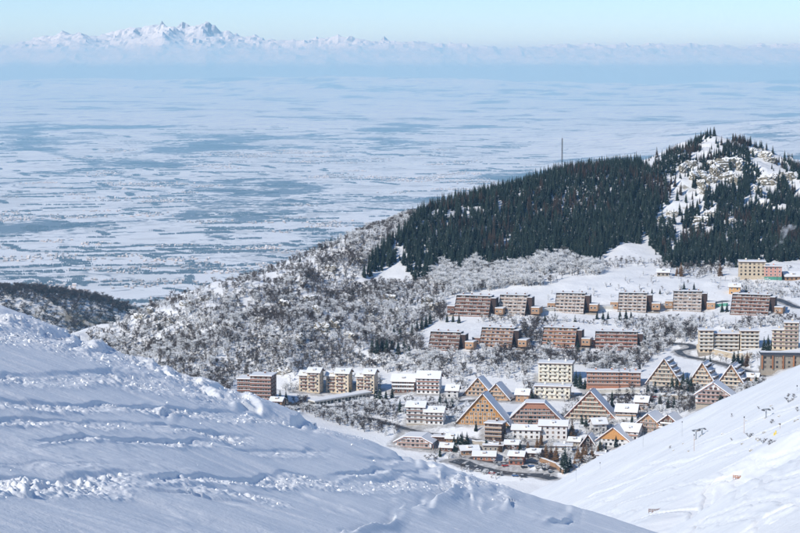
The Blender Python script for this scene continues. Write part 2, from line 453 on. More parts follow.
# ------------------------------------------------------------------ the plain
PLAIN = -1100.0
def wood_mask(x, y):
    """where woods, river belts and hedges stand on the plain (metres)"""
    xk, yk = x / 1000.0, y / 1000.0
    warp = 1.6 * fbm(xk / 6, yk / 6, 3, 51)
    belts = np.minimum(np.abs(fbm(xk / 8 + 0.25 * warp, yk / 7.0 + 0.2 * warp, 3, 52)), np.abs(fbm(xk / 7 - 0.2 * warp, yk / 13.0 + 0.3 * warp, 3, 57)))
    blot = fbm(xk / 1.5, yk / 2.6, 5, 53, 0.62)
    return np.maximum(0.12 - 4.2 * belts + 0.10 * blot, 0.55 * (blot - 0.20))
def mat_plain():
    m, nt = new_mat('snowy plain'); b = principled(nt, 0.7, 0.1)
    tc = N(nt, 'ShaderNodeNewGeometry')
    sc = N(nt, 'ShaderNodeVectorMath', operation='SCALE'); sc.inputs['Scale'].default_value = 0.001
    nt.links.new(tc.outputs['Position'], sc.inputs[0]); p = sc.outputs[0]
    att = N(nt, 'ShaderNodeAttribute', attribute_name='wood')
    # fields
    vor = N(nt, 'ShaderNodeTexVoronoi', feature='F1'); vor.inputs['Scale'].default_value = 3.0
    warp = noise_node(nt, p, 1.5, 3)
    wv = N(nt, 'ShaderNodeVectorMath', operation='MULTIPLY_ADD'); nt.links.new(warp.outputs['Color'], wv.inputs[0]); wv.inputs[1].default_value = (0.35, 0.35, 0); nt.links.new(p, wv.inputs[2])
    nt.links.new(wv.outputs[0], vor.inputs['Vector'])
    field = ramp(nt, vor.outputs['Color'], [(0.0, (0.60, 0.59, 0.57)), (0.22, (0.76, 0.755, 0.74)), (0.45, (0.88, 0.88, 0.87)), (1.0, (0.91, 0.91, 0.90))])
    edge = N(nt, 'ShaderNodeTexVoronoi', feature='DISTANCE_TO_EDGE'); edge.inputs['Scale'].default_value = 3.0
    nt.links.new(wv.outputs[0], edge.inputs['Vector'])
    en = noise_node(nt, p, 2.2, 4)
    hedge = mth(nt, 'MULTIPLY', mth(nt, 'SUBTRACT', 1.0, maprange(nt, edge.outputs[0], 0.02, 0.07)), maprange(nt, en.outputs[0], 0.52, 0.60))
    # woods: attribute plus fine breakup
    fn = noise_node(nt, p, 5.0, 6, 0.65)
    fn2 = noise_node(nt, p, 13.0, 3, 0.6)
    w = mth(nt, 'ADD', att.outputs['Fac'], mth(nt, 'MULTIPLY_ADD', fn.outputs[0], 0.50, -0.25))
    w = mth(nt, 'ADD', w, mth(nt, 'MULTIPLY_ADD', fn2.outputs[0], 0.40, -0.20))
    woods = maprange(nt, w, 0.095, 0.115)
    # farms and small towns
    tn = noise_node(nt, p, 0.45, 3); hn = noise_node(nt, p, 14.0, 3, 0.7)
    town = mth(nt, 'MULTIPLY', maprange(nt, tn.outputs[0], 0.50, 0.60), maprange(nt, hn.outputs[0], 0.53, 0.60))
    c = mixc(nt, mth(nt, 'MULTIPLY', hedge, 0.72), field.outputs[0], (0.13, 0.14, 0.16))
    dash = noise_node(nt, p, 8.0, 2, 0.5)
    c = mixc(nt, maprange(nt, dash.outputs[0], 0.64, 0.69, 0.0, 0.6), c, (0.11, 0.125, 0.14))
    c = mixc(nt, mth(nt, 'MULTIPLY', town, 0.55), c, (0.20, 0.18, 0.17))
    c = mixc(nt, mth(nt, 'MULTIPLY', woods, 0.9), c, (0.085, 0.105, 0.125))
    nt.links.new(c, b.inputs['Base Color'])
    return m
py_ = np.geomspace(4800, 117000, 420)
pu = np.linspace(-1, 1, 260)
PY2, PU = np.meshgrid(py_, pu, indexing='ij')
PX2 = PU * (PY2 * 0.30 + 3000)
pz = PLAIN + 10 * fbm(PX2 / 3000, PY2 / 3000, 3, 61)
# low hills on the right and the line of hills at the far side of the plain
rx = PX2 / PY2
pz = pz + sstep(0.05, 0.20, rx) * sstep(19000, 26000, PY2) * sstep(52000, 36000, PY2) * (170 + 260 * ridged(PX2 / 5200, PY2 / 5200, 4, 63))
pz = pz + sstep(76000, 92000, PY2) * sstep(116500, 104000, PY2) * (60 + 560 * np.clip(fbm(PX2 / 9000, PY2 / 9000, 4, 64) + 0.42, 0, 1))
plain_me = mesh_np('plain', np.stack([PX2, PY2, pz], -1).reshape(-1, 3), grid_faces(len(pu), len(py_)), mat_plain())
wm = wood_mask(PX2, PY2) + 0.05 * sstep(14000, 30000, PY2) + 0.03 * sstep(76000, 90000, PY2) + 0.03 * sstep(0.05, 0.15, rx) * sstep(19000, 26000, PY2)
wa = plain_me.attributes.new('wood', 'FLOAT', 'POINT'); wa.data.foreach_set('value', wm.astype(np.float32).ravel())
tag(link('plain', plain_me), 'wide snow covered plain of fields and woods', None, None, 'structure')

# ------------------------------------------------------------------ the high range on the horizon, beyond the haze layer
AX = np.arange(-48000, 48001, 200.0); AY = np.concatenate([np.arange(119500, 142000, 1500.0), np.arange(142000, 180001, 260.0)])
agx, agy = np.meshgrid(AX, AY)
SIL = [(-160,48),(-60,47),(0,45),(30,40),(60,33),(90,34),(112,30),(135,26),(160,25),(185,27),(204,21),(225,31),(250,36),(275,40),(300,40),(330,37),(342,36),(370,40),(400,41),(440,43),(470,45),(500,48),(530,47),(560,44),(600,44),(640,44),(700,44),(740,46),(770,45),(800,43),(900,45),(960,48)]
AD = 163000.0
sxp = np.array([at(a, b, AD)[0] for a, b in SIL]); szp = np.array([at(a, b, AD)[2] for a, b in SIL])
crest = np.interp(agx * AD / agy, sxp, szp)
g = sstep(127000, AD, agy) * sstep(196000, AD + 3000, agy)
rg = ridged(agx / 6500, agy / 9000, 6, 71)
rg2 = ridged(agx / 1900, agy / 2600, 5, 73) ** 1.3
AZ_ = -1180 + (crest + 1180) * g * (0.52 + 0.50 * rg + 0.22 * (rg2 - 0.42) + 0.10 * (ridged(agx / 800, agy / 1400, 3, 77) - 0.5))
# bring the skyline to its height along the whole range, leaving the small peaks as they come
for it in range(3):
    top_e = ((AZ_ - CAMZ) / agy).max(0); want = (np.interp(AX, sxp, szp) - CAMZ) / AD
    ratio = (want * AD + CAMZ + 1180) / (top_e * AD + CAMZ + 1180)
    kern = np.hanning(27); kern /= kern.sum()
    ratio = np.convolve(np.pad(ratio, 13, mode='edge'), kern, 'valid')
    AZ_ = -1180 + (AZ_ + 1180) * ratio[None, :]
AZ = AZ_
def mat_alps():
    m, nt = new_mat('high range'); b = principled(nt, 0.7, 0.1)
    geo = N(nt, 'ShaderNodeNewGeometry')
    sep = N(nt, 'ShaderNodeSeparateXYZ'); nt.links.new(geo.outputs['Normal'], sep.inputs[0])
    pos = N(nt, 'ShaderNodeSeparateXYZ'); nt.links.new(geo.outputs['Position'], pos.inputs[0])
    sc = N(nt, 'ShaderNodeVectorMath', operation='SCALE'); sc.inputs['Scale'].default_value = 0.001; nt.links.new(geo.outputs['Position'], sc.inputs[0])
    n = noise_node(nt, sc.outputs[0], 0.7, 6, 0.65)
    nf = noise_node(nt, sc.outputs[0], 2.2, 5, 0.7)
    st = mth(nt, 'ADD', sep.outputs[2], mth(nt, 'MULTIPLY_ADD', nf.outputs[0], 0.8, -0.40))
    c = mixc(nt, maprange(nt, st, 0.52, 0.74), (0.34, 0.36, 0.39), (0.86, 0.87, 0.88))
    zz = mth(nt, 'ADD', pos.outputs[2], mth(nt, 'MULTIPLY_ADD', n.outputs[0], 700.0, -350.0))
    c = mixc(nt, maprange(nt, zz, -350.0, 150.0), (0.30, 0.315, 0.33), c)
    nt.links.new(c, b.inputs['Base Color']); return m
mr = heightfield('mountain_range', AX, AY, AZ, mat_alps(), 'snow capped mountain range on the far horizon')
mr.data.polygons.foreach_set('use_smooth', np.zeros(len(mr.data.polygons), bool))

# ------------------------------------------------------------------ haze lying over the plain and the valley (the far range stands beyond it)
def make_haze():
    m, nt = new_mat('haze'); o = N(nt, 'ShaderNodeOutputMaterial'); v = N(nt, 'ShaderNodeVolumePrincipled')
    v.inputs['Color'].default_value = (0.36, 0.71, 1.0, 1)
    v.inputs['Absorption Color'].default_value = (0.5, 0.5, 0.5, 1)
    v.inputs['Density'].default_value = 2.8e-5
    v.inputs['Anisotropy'].default_value = 0.0
    nt.links.new(v.outputs[0], o.inputs['Volume'])
    x, y0, y1, z0, z1 = 60000.0, -2000.0, 118500.0, -1170.0, CAMZ + 430.0
    V = [(sx * x, y, z) for z in (z0, z1) for y in (y0, y1) for sx in (-1, 1)]
    F = [(0, 2, 3, 1), (4, 5, 7, 6), (0, 1, 5, 4), (2, 6, 7, 3), (0, 4, 6, 2), (1, 3, 7, 5)]
    tag(link('haze', mesh_np('haze', V, F, m, False)), 'thin blue winter haze over the valley and the plain', None, None, 'stuff')
make_haze()

# ------------------------------------------------------------------ near snowfield: a convex slope falling to the right, crossed by tracks and slides
def seg_dist(px, py, pl):
    best = np.full(px.shape, 1e9); along = np.zeros(px.shape); acc = 0.0
    for (a, b) in zip(pl[:-1], pl[1:]):
        ax, ay = a; bx, by = b; L2 = (bx - ax) ** 2 + (by - ay) ** 2
        t = np.clip(((px - ax) * (bx - ax) + (py - ay) * (by - ay)) / L2, 0, 1)
        d = np.hypot(px - ax - t * (bx - ax), py - ay - t * (by - ay))
        best = np.minimum(best, d)
    return best
def slope_base(x, y):
    t = np.maximum(y - 105 - 0.15 * x, 0)
    return CAMZ - 5.0 - 0.135 * y - 0.35 * x - 0.0016 * t * t * (1 - 0.0 * t)
FU = np.linspace(-0.25, 0.23, 800)
FD = np.concatenate([np.geomspace(20, 30, 30)[:-1], np.geomspace(30, 132, 930), np.geomspace(134, 620, 50)])
fu, fd = np.meshgrid(FU, FD)
fx, fy = fu * fd, fd
fz0 = slope_base(fx, fy)
fpx, fpy = to_px(fx, fy, fz0)
def signed_dist(px, py, pl):
    """distance to a traced line in pixels of the photograph; negative on its uphill side"""
    best = np.full(px.shape, 1e9); sg = np.ones(px.shape)
    for (a, b) in zip(pl[:-1], pl[1:]):
        ax, ay = a; bx, by = b; L2 = (bx - ax) ** 2 + (by - ay) ** 2
        t = np.clip(((px - ax) * (bx - ax) + (py - ay) * (by - ay)) / L2, 0, 1)
        d = np.hypot(px - ax - t * (bx - ax), py - ay - t * (by - ay))
        cr = (bx - ax) * (py - ay) - (by - ay) * (px - ax)
        m = d < best
        best = np.where(m, d, best); sg = np.where(m, np.sign(cr), sg)
    return best * sg
# tracks cut across the slope: steep bank on the uphill side, crumbled floor and a low berm below
CUTS = [([(-60,300),(0,330),(40,336),(90,348),(130,362),(180,380),(232,396)], 13, .34, .20),
        ([(-60,366),(0,376),(60,380),(110,378),(160,388),(240,398),(300,408)], 6, .26, .15),
        ([(-60,398),(0,402),(60,405),(130,408),(200,412),(290,420),(400,440)], 4.5, .16, .09),
        ([(-60,418),(0,418),(60,420),(120,424),(200,430),(260,436)], 4.0, .17, .12),
        ([(30,442),(70,437),(120,438),(200,442),(270,446),(340,450)], 3.2, .16, .07),
        ([(-60,462),(0,460),(60,464),(130,470)], 2.6, .06, .04),
        ([(-60,488),(0,487),(60,488),(110,486),(150,483)], 12, .20, .22),
        ([(142,486),(180,480),(240,476),(300,474),(360,480),(430,478),(500,478),(545,486)], 6.5, .22, .14),
        ([(170,492),(215,494),(260,500),(300,508)], 6, .12, .12),
        ([(325,470),(360,468),(400,466),(440,468)], 3.0, .22, .05),
        ([(350,452),(390,456),(420,450),(440,455)], 3.0, .22, .05),
        ([(470,494),(500,492),(530,496)], 5, .10, .10),
        ([(132,493),(190,501),(250,513),(335,537)], 2.4, .10, .0)]
# wind lips and slab edges: smooth above, a sharp shaded face below
LIPS = [([(-30,308),(10,326),(50,336),(72,340)], 10, .75), ([(84,350),(110,352),(140,362),(160,371)], 8, .55), ([(190,380),(215,396),(238,404)], 8, .6), ([(238,396),(262,412),(290,420),(308,421)], 7, .6), ([(392,440),(408,450),(424,458)], 6, .6),
        ([(448,450),(458,460),(464,472)], 5, .55), ([(446,474),(456,478),(450,488),(428,496)], 5, .5), ([(398,508),(392,518),(372,530),(350,540)], 4, .4), ([(462,492),(470,490),(476,498)], 4, .35), ([(495,492),(508,496),(500,500)], 4, .35), ([(425,446),(432,456),(436,464)], 4, .45), ([(532,492),(560,500),(575,508)], 3.5, .35), ([(540,518),(560,520),(576,514)], 3, .3), ([(150,408),(160,412),(175,414)], 4, .3)]
wob = 3.0 * fbm(fx / 1.6, fy / 5, 3, 81)
crumb = np.zeros_like(fx); gro = np.zeros_like(fx)
for pl, hw, dep, cr in CUTS:
    d = signed_dist(fpx, fpy + wob, pl)
    x0, x1 = min(q[0] for q in pl), max(q[0] for q in pl)
    fade = sstep(x0 - 6, x0 + 30, fpx) * sstep(x1 + 6, x1 - 40, fpx)
    vary = .45 + .75 * sstep(-.45, .45, fbm(fx / 2.5 + hw, fy / 9, 3, 82 + int(hw * 10)))
    bank = sstep(-hw * 1.15, -hw * .75, d)                    # drops at the uphill edge
    back = sstep(-hw * .6, hw * 1.3, d)
    gro = gro + fade * .62 * vary * (-dep * bank * (1 - back) + .30 * dep * np.exp(-((d - hw * 1.1) / (hw * .5)) ** 2))
    crumb = np.maximum(crumb, fade * vary * cr * sstep(-hw * 1.0, -hw * .5, d) * sstep(hw * 1.7, hw * .8, d))
for pl, hw, dep in LIPS:
    d = signed_dist(fpx + wob * .4, fpy + wob * .4, pl)
    e0, e1 = pl[0], pl[-1]
    tip = sstep(2, 14, np.hypot(fpx - e0[0], fpy - e0[1])) * sstep(2, 10, np.hypot(fpx - e1[0], fpy - e1[1]))
    side = np.where(d < 0, np.exp(-(d / (hw * 2.0)) ** 2) * .55, -.45 * np.exp(-(np.maximum(d - hw * .35, 0) / (hw * 1.6)) ** 2) * 1.0)
    soft = sstep(-hw * .16, hw * .30, d)
    side = (1 - soft) * .55 * np.exp(-(np.minimum(d, 0) / (hw * 2.0)) ** 2) + soft * -.45 * np.exp(-(np.maximum(d, 0) / (hw * 1.6)) ** 2)
    gro = gro + .72 * dep * side * tip
deb = crumb
c1 = np.maximum(fbm(fx / 0.24, fy / 0.50, 3, 91, 0.65), -0.15); c2 = ridged(fx / 0.22, fy / 0.40, 2, 92) - 0.5
patchy = sstep(-0.35, 0.25, fbm(fx / 1.4, fy / 4.0, 3, 93))
lump = crumb * (1.30 * c1 + 0.55 * c2) * (0.30 + 0.70 * patchy)
halo = np.minimum(1, crumb / .06)
lump = lump + .055 * halo * np.maximum(fbm(fx / .13, fy / .30, 2, 89), 0)
thin = sstep(.05, .5, fbm(fx / 3.5, fy / 9, 3, 99))
smooth = 0.45 * fbm(fx / 14, fy / 22, 3, 95) + 0.13 * fbm(fx / 8.0, fy / 2.6, 3, 96) + 0.035 * fbm(fx / 3.0, fy / 1.0, 3, 94) + (0.010 + .018 * thin) * fbm(fx / 0.45, fy / 0.6, 3, 97)
smooth = smooth + .05 * sstep(.0, .5, fbm(fx / 2.0, fy / 7, 3, 87)) * np.maximum(fbm(fx / .5, fy / .8, 2, 88), 0)
sil = sstep(75, 112, fy) * 0.35 * fbm(fx / 5, fy / 25, 3, 98) * sstep(0.05, -0.10, fu)
fz = fz0 + smooth + lump + gro + sil
def mat_near_snow():
    m, nt = new_mat('near snow'); b = principled(nt, 0.5, 0.3)
    b.inputs['Subsurface Weight'].default_value = 0.0
    geo = N(nt, 'ShaderNodeNewGeometry'); p = geo.outputs['Position']
    n = noise_node(nt, p, 0.25, 5)
    r = ramp(nt, n.outputs[0], [(0.3, (0.86, 0.87, 0.875)), (0.7, (0.89, 0.895, 0.895))])
    nt.links.new(r.outputs[0], b.inputs['Base Color'])
    mp = N(nt, 'ShaderNodeMapping'); mp.inputs['Rotation'].default_value = (0, 0, R(8)); mp.inputs['Scale'].default_value = (0.22, 1.0, 1.0)
    nt.links.new(p, mp.inputs[0])
    st = noise_node(nt, mp.outputs[0], 1.6, 4, 0.5); fine = noise_node(nt, p, 9.0, 4, 0.6)
    h = mth(nt, 'ADD', mth(nt, 'MULTIPLY', st.outputs[0], 0.5), mth(nt, 'MULTIPLY', fine.outputs[0], 0.22))
    bump(nt, b, h, 0.75, 0.14)
    return m
M['near_snow'] = mat_near_snow()
fme = mesh_np('snow_slope', np.stack([fx, fy, fz], -1).reshape(-1, 3), grid_faces(len(FU), len(FD)), M['near_snow'])
tag(link('snow_slope', fme), 'near snowfield with ski tracks and slid snow', None, None, 'structure')

# ------------------------------------------------------------------ building kit
def C(name, col, **kw): M[name] = mat_plain_colour(name, col, **kw)
C('brown_wood', (0.21, 0.11, 0.078)); C('dark_wood', (0.07, 0.042, 0.035)); C('red_wood', (0.28, 0.11, 0.07)); C('orange_wood', (0.56, 0.28, 0.10))
C('tan_wood', (0.40, 0.24, 0.14)); C('cream', (0.64, 0.52, 0.37)); C('yellow_white', (0.76, 0.71, 0.58)); C('brick', (0.42, 0.19, 0.115)); C('pink', (0.62, 0.32, 0.25))
C('white_wall', (0.74, 0.72, 0.69)); C('concrete', (0.34, 0.33, 0.31)); C('pale_concrete', (0.55, 0.52, 0.46)); C('dark_roof', (0.055, 0.055, 0.065)); C('grey_roof', (0.22, 0.23, 0.25))
C('snowy_wood', (0.42, 0.33, 0.27), snow=0.40); C('snowy_brown', (0.22, 0.12, 0.09), snow=0.38); C('green_metal', (0.10, 0.30, 0.22)); C('steel', (0.26, 0.28, 0.30), rough=0.4, spec=0.5)
C('yellow_paint', (0.70, 0.52, 0.06)); C('red_paint', (0.45, 0.05, 0.04)); C('rust', (0.38, 0.16, 0.07)); C('stone_wall', (0.36, 0.31, 0.25)); C('rose', (0.40, 0.19, 0.12)); C('ochre', (0.66, 0.38, 0.16)); C('blue_panel', (0.06, 0.14, 0.32), rough=0.3, spec=0.5)
def mat_glass():
    m, nt = new_mat('window glass'); b = principled(nt, 0.12, 0.6)
    oi = N(nt, 'ShaderNodeObjectInfo')
    r = ramp(nt, oi.outputs['Random'], [(0.0, (0.015, 0.017, 0.02)), (0.6, (0.04, 0.042, 0.045)), (0.8, (0.16, 0.13, 0.10)), (1.0, (0.35, 0.30, 0.24))])
    nt.links.new(r.outputs[0], b.inputs['Base Color']); return m
M['glass'] = mat_glass()
CUBE_V = [(x, y, z) for z in (-.5, .5) for y in (-.5, .5) for x in (-.5, .5)]
CUBE_F = [(0, 2, 3, 1), (4, 5, 7, 6), (0, 1, 5, 4), (2, 6, 7, 3), (0, 4, 6, 2), (1, 3, 7, 5)]
cubes = {}
def cube_me(mat):
    if mat not in cubes: cubes[mat] = mesh_np('box_' + mat, CUBE_V, CUBE_F, M[mat], False)
    return cubes[mat]
wins = {}
def win_me(frame):
    """a window seen from -Y: frame proud of the wall, pane set back in it; one metre by one metre"""
    if frame in wins: return wins[frame]
    V, F, I = [], [], []
    def bx(x0, x1, y0, y1, z0, z1, mi):
        b = len(V)
        V.extend([(x, y, z) for z in (z0, z1) for y in (y0, y1) for x in (x0, x1)])
        F.extend([tuple(b + q for q in f) for f in CUBE_F]); I.extend([mi] * 6)
    t = 0.09
    bx(-.5, .5, -.10, .02, -.5, -.5 + t, 0); bx(-.5, .5, -.10, .02, .5 - t, .5, 0)
    bx(-.5, -.5 + t, -.10, .02, -.5 + t, .5 - t, 0); bx(.5 - t, .5, -.10, .02, -.5 + t, .5 - t, 0)
    bx(-.5 + t, .5 - t, -.05, .02, -.5 + t, .5 - t, 1)
    wins[frame] = mesh_np('window_' + frame, V, F, [M[frame], M['glass']], False, I)
    return wins[frame]
FOOT = []          # building footprints (x, y, radius)
class Building:
    def __init__(s, name, label, px, py, rot=18, cat='building', group=None, start=1290.0, lift=0.0):
        p = ground(px, py, start)
        s.p = p; s.k = p[1] / FPX; s.rot = -R(rot)
        s.root = thing(name, label, cat, (p[0], p[1], p[2] + lift), s.rot, group)
        s.ext = [1e9, -1e9, 1e9, -1e9]
    def note(s, x0, x1, y0, y1):
        e = s.ext; e[0] = min(e[0], x0); e[1] = max(e[1], x1); e[2] = min(e[2], y0); e[3] = max(e[3], y1)
    def put(s, name, me, loc, scale=None, parent=None, rotz=0.0):
        o = bpy.data.objects.new(name, me); COL.objects.link(o)
        o.location = loc
        if scale is not None: o.scale = scale
        if rotz: o.rotation_euler = (0, 0, rotz)
        o.parent = parent or s.root
        if parent is not None: o.matrix_parent_inverse = parent.matrix_basis.inverted()
        return o
    def box(s, name, x0, x1, y0, y1, z0, z1, mat, parent=None):
        s.note(x0, x1, y0, y1)
        o = s.put(name, cube_me(mat), ((x0 + x1) / 2, (y0 + y1) / 2, (z0 + z1) / 2), (abs(x1 - x0), abs(y1 - y0), abs(z1 - z0)), parent)
        bpy.context.view_layer if False else None
        return o
    def prism(s, name, poly, y0, y1, mat, parent=None, axis='y'):
        n = len(poly)
        if axis == 'y': V = [(a, y0, b) for a, b in poly] + [(a, y1, b) for a, b in poly]
        else: V = [(y0, a, b) for a, b in poly] + [(y1, a, b) for a, b in poly]
        F = [tuple(range(n)), tuple(range(2 * n - 1, n - 1, -1))] + [(i, i + n, (i + 1) % n + n, (i + 1) % n) for i in range(n)]
        me = mesh_np(name, V, F, M[mat], False)
        bm = bmesh.new(); bm.from_mesh(me); bmesh.ops.recalc_face_normals(bm, faces=bm.faces); bm.to_mesh(me); bm.free()
        return s.put(name, me, (0, 0, 0), None, parent)
    def win(s, x, y, z, w, h, frame='white_wall', side='front', parent=None):
        return s.put('window', win_me(frame), (x, y, z), (w, 1, h), parent, 0.0 if side == 'front' else math.pi / 2)
    def done(s):
        e = s.ext; c, sn = math.cos(s.rot), math.sin(s.rot)
        cx, cy = (e[0] + e[1]) / 2, (e[2] + e[3]) / 2
        FOOT.append((s.p[0] + cx * c - cy * sn, s.p[1] + cx * sn + cy * c, s.rot, (e[1] - e[0]) / 2 + 1.0, (e[3] - e[2]) / 2 + 1.0))
        s.box('foundation', e[0] + .3, e[1] - .3, e[2] + 1.5, e[3] - .5, -9.0, 0.02, 'stone_wall')

def terrace(name, label, px, py, wpx, n=6, rot=17, rail='brown_wood', wall='tan_wood', end='dark_wood', hpx=None, wings=(True, True), group=None, roofline='snow'):
    b = Building(name, label, px, py, rot, 'apartment block', group)
    w = wpx * b.k; h = 2.9 if hpx is None else hpx * b.k / (n + 0.4); st = 1.7; d = n * st + 7
    for i in range(n):
        y0 = i * st
        wo = b.box('storey', -w / 2, w / 2, y0 + 1.6, d, i * h, (i + 1) * h - .02, wall)
        b.box('floor_slab', -w / 2 - .1, w / 2 + .1, y0 - .05, y0 + 1.62, i * h - .18, i * h, 'pale_concrete')
        r = b.box('balcony_parapet', -w / 2 - .05, w / 2 + .05, y0 - .12, y0 + .08, i * h, i * h + .95, rail)
        b.box('snow', -w / 2 - .1, w / 2 + .1, y0 - .22, y0 + .34, i * h + .95, i * h + 1.2, 'snow', r)
        b.box('snow', -w / 2 + .1, w / 2 - .1, y0 + .1, y0 + 1.0, i * h + .0, i * h + .28, 'snow', r)
        nw = max(4, int(w / 3.3))
        for k in range(nw):
            b.win(-w / 2 + (k + .5) * w / nw, y0 + 1.6, i * h + 1.35, 2.3, 2.1, 'brown_wood' if (k + i) % 3 else 'white_wall')
    nf = max(3, int(w / 7))
    poly = [(0, 0)]
    for i in range(n): poly += [(i * st - .3, i * h), (i * st - .3, i * h + 1.7), (i * st + 1.2, (i + 1) * h)]
    poly += [(d, n * h), (d, 0)]
    for k in range(1, nf):
        x = -w / 2 + k * w / nf
        b.prism('partition', poly, x - .12, x + .12, wall, axis='x')
    for sx in (-1, 1):
        b.prism('end_wall', poly, sx * (w / 2 + .15) - .15, sx * (w / 2 + .15) + .15, end, axis='x')
    rf = b.box('roof', -w / 2 - .4, w / 2 + .4, (n - 1) * st + .8, d + .5, n * h, n * h + .3, 'dark_roof')
    b.box('roof_snow', -w / 2 - .3, w / 2 + .3, (n - 1) * st + 1.0, d + .4, n * h + .3, n * h + .72, 'snow', rf)
    for k in range(nf):
        x = -w / 2 + (k + .6) * w / nf
        c = b.box('chimney', x - .5, x + .5, d - 4, d - 3, n * h + .3, n * h + 1.9, 'brown_wood'); b.box('chimney_snow', x - .6, x + .6, d - 4.1, d - 2.9, n * h + 1.9, n * h + 2.2, 'snow', c)
    # stair tower and garage wings
    t = b.box('stair_tower', w / 2 + .3, w / 2 + 4.2, d * .45, d, 0, n * h - 1.2, end); b.box('tower_snow', w / 2 + .2, w / 2 + 4.3, d * .45 - .1, d + .1, n * h - 1.2, n * h - .75, 'snow', t)
    if wings[0]:
        g = b.box('side_wing', -w / 2 - 7, -w / 2 - .3, 5, d, 1.6, 7.4, 'tan_wood' if rail == 'snowy_wood' else rail); b.box('wing_snow', -w / 2 - 7.2, -w / 2 - .3, 4.8, d, 7.4, 7.9, 'snow', g)
        for i in range(2): b.win(-w / 2 - 5.4 + i * 2.8, 5, 4.6, 1.7, 1.6)
    if wings[1]:
        g = b.box('side_wing', w / 2 + 4.3, w / 2 + 11, 5, d, 1.6, 6.9, 'tan_wood'); b.box('wing_snow', w / 2 + 4.2, w / 2 + 11.2, 4.8, d, 6.9, 7.4, 'snow', g)
        for i in range(2): b.win(w / 2 + 5.9 + i * 2.9, 5, 4.4, 1.7, 1.6)
    b.done(); return b

def gable(name, label, px, py, wpx, hpx, depth=22, rot=20, wall='orange_wood', trim='cream', rail=None, eave=0.05, flat=0.0, dormers=False, cat='apartment block', upper=None, win='white_wall', beams=True, pitch_snow=0.5, group=None, spacing=3.1):
    """building with its gable to the camera; flat > 0 cuts the top off level"""
    b = Building(name, label, px, py, rot, cat, group)
    w = wpx * b.k; H = hpx * b.k; e = max(eave * H, 0.4)
    zt = H * (1 - flat)
    def half(z): return w / 2 if z <= e else (w / 2) * max(0.0, (H - z) / (H - e))
    xt = half(zt)
    poly = [(-w / 2, 0), (w / 2, 0), (w / 2, e)] + ([(xt, zt), (-xt, zt)] if flat > 0 else [(0, H)]) + [(-w / 2, e)]
    b.prism('wall', poly, 0, depth, wall)
    b.note(-w / 2, w / 2, -1.2, depth)
    sl = math.hypot(w / 2 - xt, zt - e); ux, uz = (w / 2 - xt) / sl, (zt - e) / sl
    def slab(sgn, t0, t1, o0, o1):
        nx, nz = uz, ux
        tx, tz_ = (xt - o0 * 0, zt)
        bx_, bz = w / 2 + ux * .9, e - uz * .9
        q = [(tx + nx * t0, tz_ + nz * t0), (bx_ + nx * t0, bz + nz * t0), (bx_ + nx * t1, bz + nz * t1), (tx + nx * t1, tz_ + nz * t1)]
        return [(sgn * a, c) for a, c in q]
    for sgn in (-1, 1):
        rf = b.prism('roof', slab(sgn, 0.0, 0.35, 0, 0), -1.3, depth + .6, 'red_wood' if wall in ('rose', 'white_wall') else 'brown_wood')
        b.prism('roof_snow', slab(sgn, 0.36, 0.36 + pitch_snow, 0, 0), -1.15, depth + .5, 'snow', rf)
        if dormers and sgn == 1:
            nl = max(3, int(H / 3.6))
            for i in range(nl):
                z0 = e + (zt - e) * (i + .05) / nl; x0 = half(z0)
                dm = b.box('dormer', x0 - 3.2, x0 + .9, 1.0, depth - 1.0, z0, z0 + 2.2, 'dark_wood')
                b.box('dormer_snow', x0 - 3.2, x0 + 1.2, .8, depth - .8, z0 + 2.2, z0 + 2.75, 'snow', dm)
                for k in range(4): b.win(x0 + .9, 1.0 + (k + .5) * (depth - 2) / 4, z0 + 1.1, 1.8, 1.4, 'brown_wood', 'right')
    if flat > 0:
        rf = b.box('roof_top', -xt - .5, xt + .5, -1.2, depth + .6, zt, zt + .35, 'red_wood'); b.box('roof_top_snow', -xt - .4, xt + .4, -1.0, depth + .5, zt + .35, zt + .9, 'snow', rf)
    hs = 2.85; nl = int((zt - 0.6) / hs)
    for i in range(nl):
        z0 = i * hs + .25
        hw = half(z0 + 2.1) - .7
        if hw < 1.0: continue
        if upper and z0 > upper[0] * H: continue
        nw = max(1, int(2 * hw / spacing))
        rw = half(z0 + 1.2) - .3
        if rail:
            r = b.box('balcony', -rw, rw, -1.15, -.02, z0 - .18, z0 + .02, 'pale_concrete'); b.box('railing', -rw, rw, -1.15, -1.05, z0 + .03, z0 + .72, rail, r); b.box('snow', -rw, rw, -1.2, -.85, z0 + .72, z0 + .86, 'snow', r)
        else:
            b.box('beam', -rw, rw, -.22, -.002, z0 - .25, z0 + .1, trim)
        for k in range(nw):
            x = (k - (nw - 1) / 2) * spacing
            b.win(x, 0, z0 + 1.42, 2.0, 2.0, win)
    if beams:
        nb = int(w / 2 / spacing)
        for k in range(-nb, nb + 1):
            x = (k + .5) * spacing if True else 0
            zt_ = min(zt, H - (abs(x) / (w / 2)) * (H - e)) - .4
            if zt_ > 2: b.box('post', x - .14, x + .14, -.3, -.003, 0, zt_, trim)
    if upper:
        za = upper[0] * H
        b.prism('gable_boarding', [(-half(za) + .1, za), (half(za) - .1, za)] + ([(xt - .1, zt - .1), (-xt + .1, zt - .1)] if flat > 0 else [(0, zt - .2)]), -.35, -.003, upper[1])
    # side windows under the eave on the lit or shaded right-hand wall
    b.done(); return b

